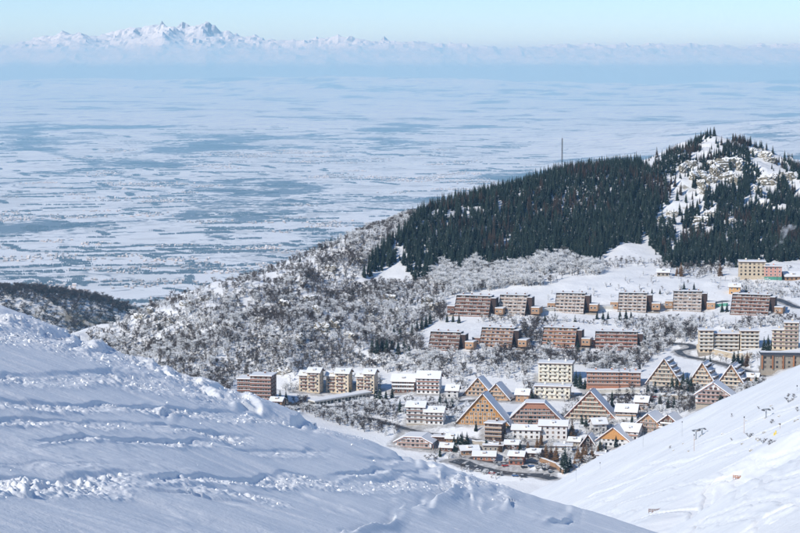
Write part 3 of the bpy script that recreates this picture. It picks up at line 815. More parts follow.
def block(name, label, px, py, wpx, n=4, d=13, rot=14, wall='white_wall', rail=None, roof='flat', frame='brown_wood', hs=2.95, cat='apartment block', spacing=3.2, win_w=1.5, band=None, start=1290.0, group=None, wave=False, segs=None, lift=0.0, base=None, piers=None):
    b = Building(name, label, px, py, rot, cat, group, start, lift)
    w = wpx * b.k; H = n * hs
    segs = segs or [(-.5, .5, 0.0, 0)]
    for (f0, f1, yo, dn) in segs:
        x0, x1 = f0 * w, f1 * w; nn = n + dn; Hh = nn * hs; ww = x1 - x0
        wl = b.box('wall', x0, x1, yo, yo + d, 0, Hh, wall)
        if base: b.box('ground_storey', x0 - .15, x1 + .15, yo - .2, yo + d, -.5, hs * .95, base)
        for i in range(nn):
            z0 = i * hs
            nw = max(1, int(ww / spacing))
            for k in range(nw):
                b.win(x0 + (k + .5) * ww / nw, yo, z0 + 1.5, win_w, 1.6, frame)
            if f1 == max(q[1] for q in segs):
                for k in range(max(1, int(d / 4.5))): b.win(x1, yo + (k + .5) * d / max(1, int(d / 4.5)), z0 + 1.5, 1.3, 1.5, frame, 'right')
            if rail and i > 0:
                if wave:
                    for k in range(nw // 2):
                        xa = x0 + (k + .1 + .25 * (i % 2)) * 2 * ww / nw
                        r = b.box('balcony', xa, xa + 1.5 * ww / nw, yo - 1.1, yo - .02, z0, z0 + 1.0, rail); b.box('snow', xa, xa + 1.5 * ww / nw, yo - 1.15, yo - .5, z0 + 1.0, z0 + 1.2, 'snow', r)
                else:
                    r = b.box('balcony', x0 + .1, x1 - .1, yo - 1.15, yo - .02, z0 - .1, z0 + .05, 'pale_concrete'); b.box('railing', x0 + .1, x1 - .1, yo - 1.15, yo - 1.05, z0 + .06, z0 + .95, rail, r); b.box('snow', x0 + .1, x1 - .1, yo - 1.22, yo - .75, z0 + .95, z0 + 1.15, 'snow', r)
            if band: b.box('string_course', x0 - .1, x1 + .1, yo - .12, yo - .003, z0 + hs - .35, z0 + hs - .1, band)
        if piers:
            npier = max(2, int(ww / 7))
            for k in range(npier + 1):
                xp = x0 + k * ww / npier; b.box('pier', xp - .45, xp + .45, yo - 1.3, yo - .004, 0, Hh + .2, piers)
        if roof == 'flat':
            rf = b.box('roof', x0 - .7, x1 + .7, yo - 1.2, yo + d + .5, Hh, Hh + .35, 'brown_wood'); b.box('roof_snow', x0 - .6, x1 + .6, yo - 1.0, yo + d + .4, Hh + .35, Hh + .95, 'snow', rf)
            for k in range(max(1, int(ww / 9))):
                xc = x0 + (k + .55) * ww / max(1, int(ww / 9))
                c = b.box('chimney', xc - .6, xc + .6, yo + d * .6, yo + d * .6 + 1.1, Hh + .35, Hh + 2.3, wall); b.box('chimney_snow', xc - .7, xc + .7, yo + d * .6 - .1, yo + d * .6 + 1.2, Hh + 2.3, Hh + 2.65, 'snow', c)
        elif roof == 'dark':
            rf = b.box('roof', x0 - 1, x1 + 1, yo - 1.6, yo + d + .5, Hh, Hh + .8, 'dark_roof'); b.box('roof_snow', x0 - .5, x1 + .5, yo + d * .55, yo + d + .3, Hh + .8, Hh + 1.1, 'snow', rf)
        else:
            rh = d * .5 * (0.42 if roof == 'low' else 0.62)
            o = 1.1
            for sgn in (-1, 1):
                ya = yo - o if sgn < 0 else yo + d + o
                ym = yo + d / 2; zb = Hh - rh * o / (d / 2)
                rf = b.prism('roof', [(ya, zb), (ym, Hh + rh), (ym, Hh + rh + .3), (ya, zb + .3)], x0 - o, x1 + o, 'brown_wood', axis='x')
                b.prism('roof_snow', [(ya, zb + .31), (ym, Hh + rh + .31), (ym, Hh + rh + .95), (ya, zb + .9)], x0 - o + .1, x1 + o - .1, 'snow', rf, 'x')
            b.prism('gable_wall', [(yo + .1, Hh), (yo + d - .1, Hh), (yo + d / 2, Hh + rh - .1)], x0 + .05, x1 - .05, wall, axis='x')
            for k in range(max(1, int(ww / 10))):
                xc = x0 + (k + .5) * ww / max(1, int(ww / 10))
                dm = b.box('dormer', xc - 1.1, xc + 1.1, yo + d * .12, yo + d * .4, Hh + rh * .2, Hh + rh * .2 + 1.8, wall); b.box('dormer_snow', xc - 1.3, xc + 1.3, yo + d * .08, yo + d * .42, Hh + rh * .2 + 1.8, Hh + rh * .2 + 2.3, 'snow', dm); b.win(xc, yo + d * .12, Hh + rh * .2 + 1.0, 1.2, 1.0, frame)
    b.done(); return b

# ------------------------------------------------------------------ the village
# upper row of stepped terrace blocks under the open meadow
terrace('terrace_apartments', 'dark brown stepped terrace block at the wooded end of the upper row', 471, 316.5, 36, 6, rail='brown_wood', wall='brown_wood', hpx=21)
terrace('terrace_apartments', 'pale snow plastered terrace block next to the dark brown one in the upper row', 511, 316, 28, 6, rail='snowy_wood', wall='snowy_wood', hpx=21, wings=(False, True))
terrace('terrace_apartments', 'snow dusted terrace block above row of small spruces, middle of the upper row', 569, 313.5, 29, 6, rot=13, rail='snowy_wood', wall='snowy_wood', hpx=20)
terrace('terrace_apartments', 'grey white terrace block with snowy roof right of the small spruces, upper row', 632, 312.5, 28, 6, rot=11, rail='snowy_wood', wall='snowy_wood', hpx=19)
terrace('terrace_apartments', 'grey white terrace block below the lone cabin in the upper row', 687, 311.5, 28, 6, rot=11, rail='snowy_wood', wall='snowy_wood', hpx=20)
terrace('terrace_apartments', 'wide dark brown terrace block under the orange cottage and big hotel', 749, 315.5, 38, 6, rot=20, rail='brown_wood', wall='brown_wood', hpx=21, wings=(False, True))
# lower row
terrace('terrace_apartments', 'brown terrace block with white snow stripes at the wooded end of the lower row', 443, 351, 31, 5, rail='brown_wood', wall='brown_wood', hpx=19, wings=(False, True))
terrace('terrace_apartments', 'tan brown terrace block second in the lower row beside bare trees', 495, 349, 33, 6, rail='brown_wood', wall='tan_wood', hpx=21)
terrace('terrace_apartments', 'reddish terrace block with deep snow on its ledges, third in the lower row', 558, 347.5, 34, 5, rail='red_wood', wall='tan_wood', hpx=20, wings=(False, True))
terrace('terrace_apartments', 'long red brown terrace block on pale base at the open end of lower row', 616, 350.5, 42, 5, rot=8, rail='red_wood', wall='brown_wood', hpx=19, wings=(True, False))
# hotel on the meadow with its annex
block('hotel', 'tall cream hotel with snowy roof standing below the dark forest', 752, 279.5, 26, 5, 14, 6, 'cream', None, 'flat', 'dark_wood', hs=3.0, cat='hotel', base='cream')
block('hotel_annex', 'low pink annex with green ground floor attached beside the cream hotel', 773, 280.0, 17, 4, 11, 6, 'pink', None, 'flat', 'white_wall', hs=2.8, cat='building', base='green_metal')
block('cottage', 'small orange cottage above the wide brown terrace block', 734.5, 294.5, 11, 2, 9, 12, 'ochre', None, 'low', 'white_wall', hs=3.2, cat='house')
block('cabin', 'lone cabin with thick snow roof on the meadow beside an orange larch', 663, 276.5, 12, 1, 9, 10, 'stone_wall', None, 'low', 'dark_wood', hs=3.4, cat='cabin')
block('barn', 'long grey roofed barn beside the pink annex at the forest foot', 794, 280.5, 18, 1, 14, -6, 'tan_wood', None, 'low', 'dark_wood', hs=3.4, cat='barn')
# middle of the village
block('apartment_hotel', 'pale yellow block with wavy balconies beside dark spruces, upper of two', 555, 382.5, 34, 5, 15, 10, 'yellow_white', 'yellow_white', 'flat', 'tan_wood', hs=2.75, wave=True, cat='hotel')
block('apartment_hotel', 'lower pale yellow block with wavy balconies in front of its taller twin', 552, 399, 36, 3, 10, 10, 'yellow_white', 'yellow_white', 'flat', 'tan_wood', hs=2.9, wave=True, cat='hotel')
block('brick_apartments', 'long flat roofed red brick block with four storeys next to spruces', 613.5, 388.5, 54, 4, 13, 6, 'brick', 'brick', 'flat', 'white_wall', hs=2.9, segs=[(-.5, .1, 0, 0), (.1, .3, .8, 0), (.3, .5, -.4, 0)], base='rose')
block('curved_apartments', 'curved cream apartment building in three wings on a stone terrace', 729, 353, 60, 6, 13, 4, 'cream', 'pale_concrete', 'flat', 'tan_wood', hs=2.75, segs=[(-.5, -.26, 1.5, 0), (-.25, .17, 4.0, -1), (.19, .5, 1.0, 0)], band='brown_wood', win_w=2.0)
block('apartment_block', 'brown and cream balcony block beside the spruces right of the curved building', 785, 350, 26, 6, 12, 12, 'cream', 'brown_wood', 'flat', 'dark_wood', hs=2.9, segs=[(-.5, -.05, 0, -1), (-.04, .5, -1.5, 1)])
block('dark_roofed_block', 'flat dark roofed building with orange piers at the edge of the piste', 783, 369, 42, 3, 14, 4, 'stone_wall', None, 'dark', 'dark_wood', hs=3.3, piers='rust', spacing=4.2)
# big triangular apartment houses
gable('triangular_apartments', 'large orange wooden triangular apartment house with a full grid of windows', 482.5, 425, 54, 31, 15, 13, 'orange_wood', 'ochre', None, 0.02, win='white_wall')
gable('triangular_apartments', 'orange triangular house behind the large one, taller of the two there', 478, 396, 30, 18, 13, 16, 'orange_wood', 'cream', 'tan_wood', 0.06)
gable('triangular_apartments', 'smaller orange triangular house with snowy right roof behind the large one', 496, 400, 28, 16, 13, 17, 'tan_wood', 'cream', 'orange_wood', 0.06)
gable('trapezoid_apartments', 'dark red flat topped triangular block beside the large orange triangle', 535, 424, 56, 30, 13, 6, 'brown_wood', 'rose', 'rose', 0.08, flat=0.30, upper=(0.52, 'rose'))
gable('triangular_apartments', 'large red and cream triangular house with long snowy roof near the chalets', 590, 419, 50, 28, 15, 14, 'rose', 'cream', 'cream', 0.06, win='cream')
gable('stepped_triangular_apartments', 'tan stepped triangular house with dormers, beside the long brick block', 664, 386, 36, 27, 17, 20, 'tan_wood', 'cream', 'cream', 0.08, dormers=True)
gable('stepped_triangular_apartments', 'tan stepped triangular house with dormers, middle one of three', 702, 388, 30, 25, 17, 20, 'tan_wood', 'cream', 'cream', 0.08, dormers=True)
gable('stepped_triangular_apartments', 'tan stepped triangular house with dormers, closest to the piste edge', 731, 390, 32, 25, 17, 20, 'tan_wood', 'cream', 'cream', 0.08, dormers=True)
gable('chalet_apartments', 'red and white gabled apartment house in front of three stepped triangles', 713, 404, 36, 21, 15, 17, 'white_wall', 'red_wood', 'red_wood', 0.42, win='red_wood')
# chalets near the piste
gable('chalet', 'chalet with bright orange gable and wide snow roof by the piste', 613, 447, 34, 19, 15, 18, 'white_wall', 'white_wall', None, 0.30, upper=(0.40, 'orange_wood'), beams=False, cat='house')
gable('a_frame', 'small dark grey timber gable house next to the orange gabled chalet', 588, 447, 15, 12, 12, 14, 'dark_wood', 'dark_wood', None, 0.1, beams=False, cat='house', spacing=3.4)
block('chalet', 'brown wooden chalet with snow roof behind the orange gabled chalet', 626, 420, 21, 2, 12, 14, 'dark_wood', 'tan_wood', 'pitched', 'white_wall', hs=2.9, cat='house', base='white_wall')
gable('chalet', 'brown and white balconied chalet with one long snowy roof slope', 648, 432, 24, 18, 16, 26, 'tan_wood', 'cream', 'brown_wood', 0.45, cat='house')
gable('chalet', 'brown chalet half hidden behind the piste edge', 668, 428, 20, 13, 14, 24, 'brown_wood', 'cream', 'white_wall', 0.40, cat='house')
block('house', 'white house with red upper storey between the two gabled chalets', 629, 440, 19, 2, 12, 24, 'white_wall', 'rose', 'pitched', 'red_wood', hs=3.0, cat='house')
block('house', 'little ochre roofed hut above the piste edge', 752, 382, 12, 1, 8, 16, 'ochre', None, 'low', 'dark_wood', hs=3.4, cat='house')
# lower left of the village
block('house_row', 'white chalet hotel with brown balconies below the two roadside houses', 425, 424, 38, 4, 12, 10, 'white_wall', 'brown_wood', 'low', 'brown_wood', hs=2.9, segs=[(-.5, -.02, 0, 0), (.0, .5, -2, -1)], cat='hotel')
block('house', 'brown and white chalet with snow roof beside the white walled one', 403, 393, 23, 3, 12, 8, 'brown_wood', 'white_wall', 'pitched', 'white_wall', hs=2.9, cat='house')
block('house', 'white walled chalet with red brown balconies and thick snow roof', 428, 394, 23, 4, 12, 10, 'white_wall', 'red_wood', 'pitched', 'brown_wood', hs=2.9, cat='house')
gable('red_roofed_block', 'low red and white balconied block just beyond the near snowfield', 413, 448, 38, 15, 18, 14, 'white_wall', 'rose', 'rose', 0.35, flat=0.30, win='red_wood')
block('white_block', 'white three storey block with red shutters below the dark red trapezoid', 553, 439.5, 28, 3, 11, 8, 'white_wall', None, 'low', 'rose', hs=3.1, cat='building')
block('white_block', 'low white block with snow roof joined between brown house and shuttered block', 526, 439, 28, 2, 10, 8, 'white_wall', None, 'low', 'tan_wood', hs=3.1, cat='building')
block('brown_house', 'small dark brown balconied house in front of the large orange triangle', 493.5, 441, 18, 4, 10, 18, 'dark_wood', 'tan_wood', 'flat', 'tan_wood', hs=2.9, cat='house')
block('brown_apartments', 'big red brown flat roofed block standing alone at the wooded slope', 254, 403, 36, 7, 16, 10, 'brown_wood', 'red_wood', 'flat', 'white_wall', hs=2.75, segs=[(-.5, -.1, 2.0, -1), (-.1, .5, 0, 0)])
block('pale_apartments', 'pale balconied apartment house nearest the red brown block', 309, 393, 22, 6, 11, 14, 'cream', 'brown_wood', 'low', 'white_wall', hs=2.5, wave=True, spacing=2.6, segs=[(-.5, -.08, 1.5, -1), (-.08, .5, 0, 0)])
block('pale_apartments', 'pale balconied apartment house, middle one of three above the gallery', 337, 393.5, 24, 6, 11, 14, 'cream', 'brown_wood', 'low', 'white_wall', hs=2.5, wave=True, spacing=2.6, segs=[(-.5, -.08, 1.5, -1), (-.08, .5, 0, 0)])
block('pale_apartments', 'pale balconied apartment house beside spruces, last of three above the gallery', 365, 394, 19, 6, 11, 14, 'cream', 'brown_wood', 'low', 'white_wall', hs=2.5, wave=True, spacing=2.6, segs=[(-.5, -.08, 1.5, -1), (-.08, .5, 0, 0)])
block('shed', 'little tan roadside house below the big red brown block', 276, 409, 12, 2, 8, 14, 'tan_wood', None, 'low', 'dark_wood', hs=2.8, cat='house')
# low roofs by the bottom road
block('low_house', 'snow covered shed with tan walls left of the dark stone wall', 452, 443, 12, 1, 9, 10, 'tan_wood', None, 'low', 'dark_wood', hs=2.8, cat='house')
block('low_house', 'white shop with flat snowy roof right below the shuttered white block', 563, 452, 18, 1, 9, 6, 'white_wall', None, 'flat', 'dark_wood', hs=3.2, cat='shop')
block('low_house', 'brown shelter under snow at the foot of the small brown house', 512, 449, 14, 1, 8, 8, 'brown_wood', None, 'low', 'white_wall', hs=3.0, cat='house')
block('low_house', 'stone hut with a snow roof between the larches and the dark gable house', 574, 446, 11, 1, 8, 14, 'stone_wall', None, 'low', 'white_wall', hs=3.0, cat='house')
block('low_house', 'tan chalet with snow roof between the brown chalet and the valley road', 641, 410, 13, 2, 9, 18, 'tan_wood', 'dark_wood', 'pitched', 'white_wall', hs=2.8, cat='house')
block('low_house', 'white cottage with steep snow roof below the trapezoid block', 600, 432, 14, 2, 9, -12, 'white_wall', None, 'pitched', 'brown_wood', hs=2.7, cat='house')
block('low_house', 'low brown garage row under snow beside the red and white block', 440, 442, 16, 1, 7, 14, 'dark_wood', None, 'flat', 'rust', hs=2.8, cat='garage')
block('low_house', 'small white chapel like house above the valley road near the roadside chalets', 452, 398, 12, 2, 9, 10, 'white_wall', None, 'pitched', 'dark_wood', hs=2.7, cat='house')
block('low_house', 'tan house with snow roof between orange triangles and yellow block', 522, 402, 13, 2, 9, 14, 'tan_wood', None, 'pitched', 'white_wall', hs=2.7, cat='house')
block('low_house', 'long low cabin under deep snow beside dark brown lodge', 484, 461, 22, 1, 9, 6, 'rose', None, 'low', 'white_wall', hs=3.3, cat='house')
block('low_house', 'low snow roofed cabin behind the long one near the bottom road', 470, 455, 18, 1, 9, -10, 'tan_wood', None, 'low', 'white_wall', hs=3.3, cat='house')
block('low_house', 'flat snow roofed shop in front of the small brown house', 493, 452, 20, 1, 10, 4, 'stone_wall', None, 'flat', 'white_wall', hs=3.6, cat='shop')
block('lodge', 'dark red brown lodge by the bottom road', 516, 465, 15, 2, 9, 14, 'red_wood', 'dark_wood', 'low', 'dark_wood', hs=3.0, cat='house')
block('low_house', 'snow roofed hut next to the dark red brown lodge', 533, 458, 13, 1, 8, 16, 'dark_wood', None, 'low', 'white_wall', hs=3.0, cat='house')
block('low_house', 'tiny brown roofed hut at the edge of the near snowfield', 446, 452, 12, 1, 8, 12, 'brown_wood', None, 'low', 'white_wall', hs=2.8, cat='house')
block('ski_school_hut', 'white ski hut with blue sides among the larches', 604, 460, 16, 1, 8, 10, 'white_wall', None, 'flat', 'blue_panel', hs=3.2, cat='hut')

# avalanche gallery and retaining walls
def gallery(px0, py0, px1, py1, label):
    a, c = ground(px0, py0), ground(px1, py1)
    dx, dy = c[0] - a[0], c[1] - a[1]; L = math.hypot(dx, dy)
    root = thing('avalanche_gallery', label, 'gallery', tuple(a), math.atan2(dy, dx))
    tilt = c[2] - a[2]
    nb = 16
    for k in range(nb):
        x = (k + .5) / nb * L
        z = tilt * x / L
        o = link('column', cube_me('pale_concrete'), root, (x, 0, z + .2), 0, (.6, .8, 4.6))
    V = [(0, -1.2, 2.2), (L, -1.2, 2.2 + tilt), (L, 7, 2.6 + tilt), (0, 7, 2.6), (0, -1.2, 3.0), (L, -1.2, 3.0 + tilt), (L, 7, 3.4 + tilt), (0, 7, 3.4)]
    F = [(0, 3, 2, 1), (4, 5, 6, 7), (0, 1, 5, 4), (2, 3, 7, 6), (0, 4, 7, 3), (1, 2, 6, 5)]
    link('roof_slab', mesh_np('gallery_slab', V, F, M['pale_concrete'], False), root)
    V2 = [(x, y * 1.0, z + .82) if q < 4 else (x, y, z + .5) for q, (x, y, z) in enumerate(V)]
    link('roof_snow', mesh_np('gallery_snow', [(x, y + .3, z + (.81 if q < 4 else .55)) for q, (x, y, z) in enumerate(V)], F, M['snow'], False), root)
    V3 = [(0, 6.4, -3), (L, 6.4, -3 + tilt), (L, 7.2, -3 + tilt), (0, 7.2, -3), (0, 6.4, 2.4), (L, 6.4, 2.4 + tilt), (L, 7.2, 2.4 + tilt), (0, 7.2, 2.4)]
    link('back_wall', mesh_np('gallery_wall', V3, F, M['concrete'], False), root)
gallery(314, 406, 371, 396, 'pale concrete avalanche gallery with open columns on the slope')
def retaining(pl, h, label, mat='pale_concrete'):
    P = []
    for a, c in zip(pl[:-1], pl[1:]):
        for k in range(5): P.append(ground(a[0] + (c[0] - a[0]) * k / 5, a[1] + (c[1] - a[1]) * k / 5))
    P.append(ground(*pl[-1])); P = np.array(P); n = len(P)
    t = np.gradient(P[:, :2], axis=0); t /= np.linalg.norm(t, axis=1)[:, None]
    nr = np.stack([-t[:, 1], t[:, 0]], -1) * .4
    def wall(z0, z1, grow, mm, nm, parent=None):
        V = []
        for sgn, z in ((-1, z0), (1, z0), (1, z1), (-1, z1)):
            V.append(np.c_[P[:, :2] + sgn * nr * grow, P[:, 2] + z])
        V = np.stack(V, 1).reshape(-1, 3)
        F = [(i * 4 + a, i * 4 + (a + 1) % 4, (i + 1) * 4 + (a + 1) % 4, (i + 1) * 4 + a) for i in range(n - 1) for a in range(4)]
        F += [(3, 2, 1, 0), tuple((n - 1) * 4 + q for q in range(4))]
        return link(nm, mesh_np(nm, V, F, M[mm], False), parent)
    o = tag(wall(-4, h, 1.0, mat, 'retaining_wall'), label, 'wall')
    wall(h + .01, h + .5, 1.5, 'snow', 'snow_cap', o)
retaining([(697,349), (712,354), (735,359), (752,358)], 4.0, 'curved stone terrace wall below the cream curved building', 'cream')
retaining([(535,312.5), (556,311)], 2.5, 'concrete wall along the terrace road near the pale plastered block')
retaining([(590,310.5), (617,309)], 2.5, 'concrete wall between the two grey white blocks of the upper row')
retaining([(648,309.5), (672,308.5)], 2.5, 'concrete wall beside the block below the lone cabin')
retaining([(704,308), (728,306)], 2.5, 'green topped wall leading to the wide brown terrace block', 'green_metal')
retaining([(590,393), (640,393)], 2.6, 'pale wall at the foot of the long brick block')
retaining([(540,462), (556,468), (563,474)], 3.0, 'tan stone wall beside the bottom road', 'tan_wood')
retaining([(445,436), (470,444), (500,448)], 2.2, 'dark stone wall along the village road', 'stone_wall')
retaining([(660,398), (690,399.5)], 2.4, 'stone wall under the spruces by the valley road', 'stone_wall')

# parked cars along the bottom road
def car_proto():
    def prof(poly, y0, y1, nm, mat):
        n = len(poly); V = [(a, y0, c) for a, c in poly] + [(a, y1, c) for a, c in poly]
        F = [tuple(range(n - 1, -1, -1)), tuple(range(n, 2 * n))] + [(i, (i + 1) % n, (i + 1) % n + n, i + n) for i in range(n)]
        return mesh_np(nm, V, F, M[mat], False)
    body = [(-2.1, .35), (2.1, .35), (2.15, .75), (1.9, .95), (-2.0, 1.0), (-2.15, .8)]
    cab = [(-1.75, 1.0), (1.0, .97), (.35, 1.5), (-1.35, 1.5)]
    roof = [(-1.4, 1.5), (.4, 1.5), (.3, 1.62), (-1.3, 1.62)]
    wheel = [(math.cos(a) * .33, .33 + math.sin(a) * .33) for a in np.linspace(0, 2 * math.pi, 11)[:-1]]
    return {c: prof(body, -.87, .87, 'car_body_' + c, c) for c in ('steel', 'red_paint', 'blue_panel', 'white_wall', 'dark_roof')}, prof(cab, -.78, .78, 'car_cabin', 'glass'), prof(roof, -.76, .76, 'car_roof', 'snow'), prof(wheel, -.1, .1, 'car_wheel', 'dark_roof')
cb, cc, cr_, cw = car_proto()
cols = {'steel': 'silver grey', 'red_paint': 'red', 'blue_panel': 'blue', 'white_wall': 'white', 'dark_roof': 'black'}
for i, (px, py, c, rot, where) in enumerate([(500,466.5,'steel',8,'by the dark red brown lodge'),(505,467.5,'red_paint',8,'by the dark red brown lodge'),(524,468,'dark_roof',5,'on the bottom road'),(531,467.5,'blue_panel',5,'on the bottom road'),(538,468.5,'white_wall',5,'on the bottom road'),(545,470,'dark_roof',20,'next to the tan stone wall'),(551,472.5,'steel',25,'next to the tan stone wall'),
        (478,471.5,'white_wall',-12,'in the parking strip at the snowfield edge'),(485,473,'steel',-12,'in the parking strip at the snowfield edge'),(492,474.5,'red_paint',-10,'in the parking strip at the snowfield edge'),(499,475.5,'dark_roof',-10,'in the parking strip at the snowfield edge'),(515,477,'blue_panel',-6,'in the parking strip at the snowfield edge'),(523,477.5,'dark_roof',-6,'at the far end of the parking strip'),(470,446,'steel',-15,'beside the village road'),(461,445,'red_paint',-15,'beside the village road'),(575,451,'blue_panel',5,'at the end of the village road'),(640,397,'dark_roof',4,'on the valley road below the brick block'),(655,398,'red_paint',4,'on the valley road below the brick block'),(668,399.5,'white_wall',4,'beside the stone wall on the valley road'),(516,447.5,'steel',-8,'on the village road below the white blocks'),(529,448.2,'dark_roof',-8,'on the village road below the white blocks'),(735,372,'steel',-14,'on the hairpin road by the little hut')]):
    p = ground(px, py)
    t = thing('parked_car', cols[c] + ' parked car ' + where, 'car', (p[0], p[1], p[2] + .2), R(rot), 'cars parked in the village')
    link('body', cb[c], t); link('cabin', cc, t); link('roof', cr_, t)
    for sx in (-1.3, 1.3):
        for sy in (-.8, .8): link('wheel', cw, t, (sx, sy, 0))

# ------------------------------------------------------------------ trodden, slushy ground round the houses and along the roads
tx0, ty0 = GX.ravel(), GY.ravel(); tro = np.zeros(len(tx0))
near = np.where((ty0 > 1380) & (ty0 < 1950) & (tx0 > -320) & (tx0 < 420))[0]
nx_, ny_ = tx0[near], ty0[near]; v_ = np.zeros(len(near))
for (cx, cy, r, hx, hy) in FOOT:
    c, s_ = math.cos(-r), math.sin(-r); dx, dy = nx_ - cx, ny_ - cy
    d = np.maximum(np.abs(dx * c - dy * s_) - hx, np.abs(dx * s_ + dy * c) - hy)
    v_ = np.maximum(v_, .75 * (1 - sstep(1, 9, d)) * np.where(cy < 1620, 1.0, .55))
for _, P, w in ROAD_PTS:
    d = np.sqrt(((nx_[:, None] - P[None, ::2, 0]) ** 2 + (ny_[:, None] - P[None, ::2, 1]) ** 2).min(1)); v_ = np.maximum(v_, 1 - sstep(w * .5, w * .5 + 8, d))
tro[near] = v_
ta = terrain.data.attributes.new('trodden', 'FLOAT', 'POINT'); ta.data.foreach_set('value', tro.astype(np.float32))

# ------------------------------------------------------------------ trees
def mat_foliage(name, dark, light, snow=0.0, up=0.35):
    m, nt = new_mat(name); b = principled(nt, 0.75, 0.15)
    oi = N(nt, 'ShaderNodeObjectInfo'); geo = N(nt, 'ShaderNodeNewGeometry')
    n = noise_node(nt, geo.outputs['Position'], 0.9, 3)
    v = mth(nt, 'ADD', mth(nt, 'MULTIPLY', oi.outputs['Random'], 0.6), mth(nt, 'MULTIPLY', n.outputs[0], 0.5))
    c = ramp(nt, v, [(0.2, dark), (0.8, light)]).outputs[0]
    if snow > 0:
        sep = N(nt, 'ShaderNodeSeparateXYZ'); nt.links.new(geo.outputs['Normal'], sep.inputs[0])
        upn = mth(nt, 'ABSOLUTE', sep.outputs[2])
        n2 = noise_node(nt, geo.outputs['Position'], 0.55, 4, 0.65)
        q = mth(nt, 'ADD', mth(nt, 'MULTIPLY', upn, up), n2.outputs[0])
        f = maprange(nt, q, 1.0 - snow + 0.12, 1.0 - snow + 0.28)
        c = mixc(nt, f, c, (0.87, 0.87, 0.86))
    nt.links.new(c, b.inputs['Base Color']); return m
M['spruce'] = mat_foliage('spruce needles', (0.010, 0.017, 0.014), (0.034, 0.050, 0.036), 0.24)
M['larch'] = mat_foliage('larch needles', (0.11, 0.062, 0.035), (0.24, 0.135, 0.065), 0.12)
M['russet'] = mat_foliage('russet conifer', (0.045, 0.030, 0.022), (0.075, 0.05, 0.035), 0.1)
M['bark'] = mat_foliage('bark', (0.045, 0.035, 0.03), (0.09, 0.07, 0.06), 0.25)
M['twig'] = mat_foliage('bare twigs', (0.07, 0.056, 0.048), (0.14, 0.11, 0.095), 0.36, 0.30)
M['frost_twig'] = mat_foliage('frosted twigs', (0.16, 0.13, 0.11), (0.32, 0.28, 0.25), 0.76, 0.35)
M['dark_twig'] = mat_foliage('dark twigs', (0.045, 0.033, 0.031), (0.10, 0.072, 0.062), 0.26, 0.22)

class MB:
    def __init__(s): s.v, s.f = [], []
    def tube(s, a, b, r0, r1, n=3):
        a = np.array(a, float); b = np.array(b, float); d = b - a; L = np.linalg.norm(d) + 1e-9; d /= L
        u = np.cross(d, [0, 0, 1.0]); 
        if np.linalg.norm(u) < .05: u = np.array([1.0, 0, 0])
        u /= np.linalg.norm(u); w = np.cross(d, u); base = len(s.v); ph = random.random() * 6
        for p, r in ((a, r0), (b, r1)):
            for k in range(n):
                q = ph + k * 2 * math.pi / n; s.v.append(tuple(p + (u * math.cos(q) + w * math.sin(q)) * r))
        for k in range(n): s.f.append((base + k, base + (k + 1) % n, base + n + (k + 1) % n, base + n + k))
    def quad(s, *p):
        b = len(s.v); s.v.extend(tuple(q) for q in p); s.f.append(tuple(range(b, b + len(p))))
    def me(s, name, mat, smooth=False): return mesh_np(name, s.v, s.f, M[mat], smooth)
def conifer(seed, mat, slim=1.0, gaps=0.0):
    """trunk and crown of a conifer one unit tall: whorls of drooping boughs"""
    random.seed(seed)
    t = MB(); t.tube((0, 0, -.03), (0, 0, .98), .014, .003, 5)
    c = MB(); L = 17
    for i in range(L):
        z = .07 + .90 * (i / (L - 1)) ** 0.92
        rad = (.165 * (1 - z) ** .80 + .010) * slim
        nb = 9 if i < L * .6 else 6
        for k in range(nb):
            if random.random() < gaps: continue
            a = (k + random.random() * .8) / nb * 2 * math.pi + i
            r = rad * random.uniform(.72, 1.18); dz = -r * random.uniform(.35, .6) + .012
            ca, sa = math.cos(a), math.sin(a); w = r * random.uniform(.34, .46)
            tip = (ca * r, sa * r, z + dz); root = (0, 0, z + .035)
            ml = (ca * r * .58 - sa * w, sa * r * .58 + ca * w, z + dz * .9); mr = (ca * r * .58 + sa * w, sa * r * .58 - ca * w, z + dz * .9)
            mid = (ca * r * .55, sa * r * .55, z + dz * .35 + .012)
            c.quad(root, ml, tip, mid); c.quad(root, mid, tip, mr)
    c.tube((0, 0, .9), (0, 0, 1.02), .010, .002, 4)
    return t, c
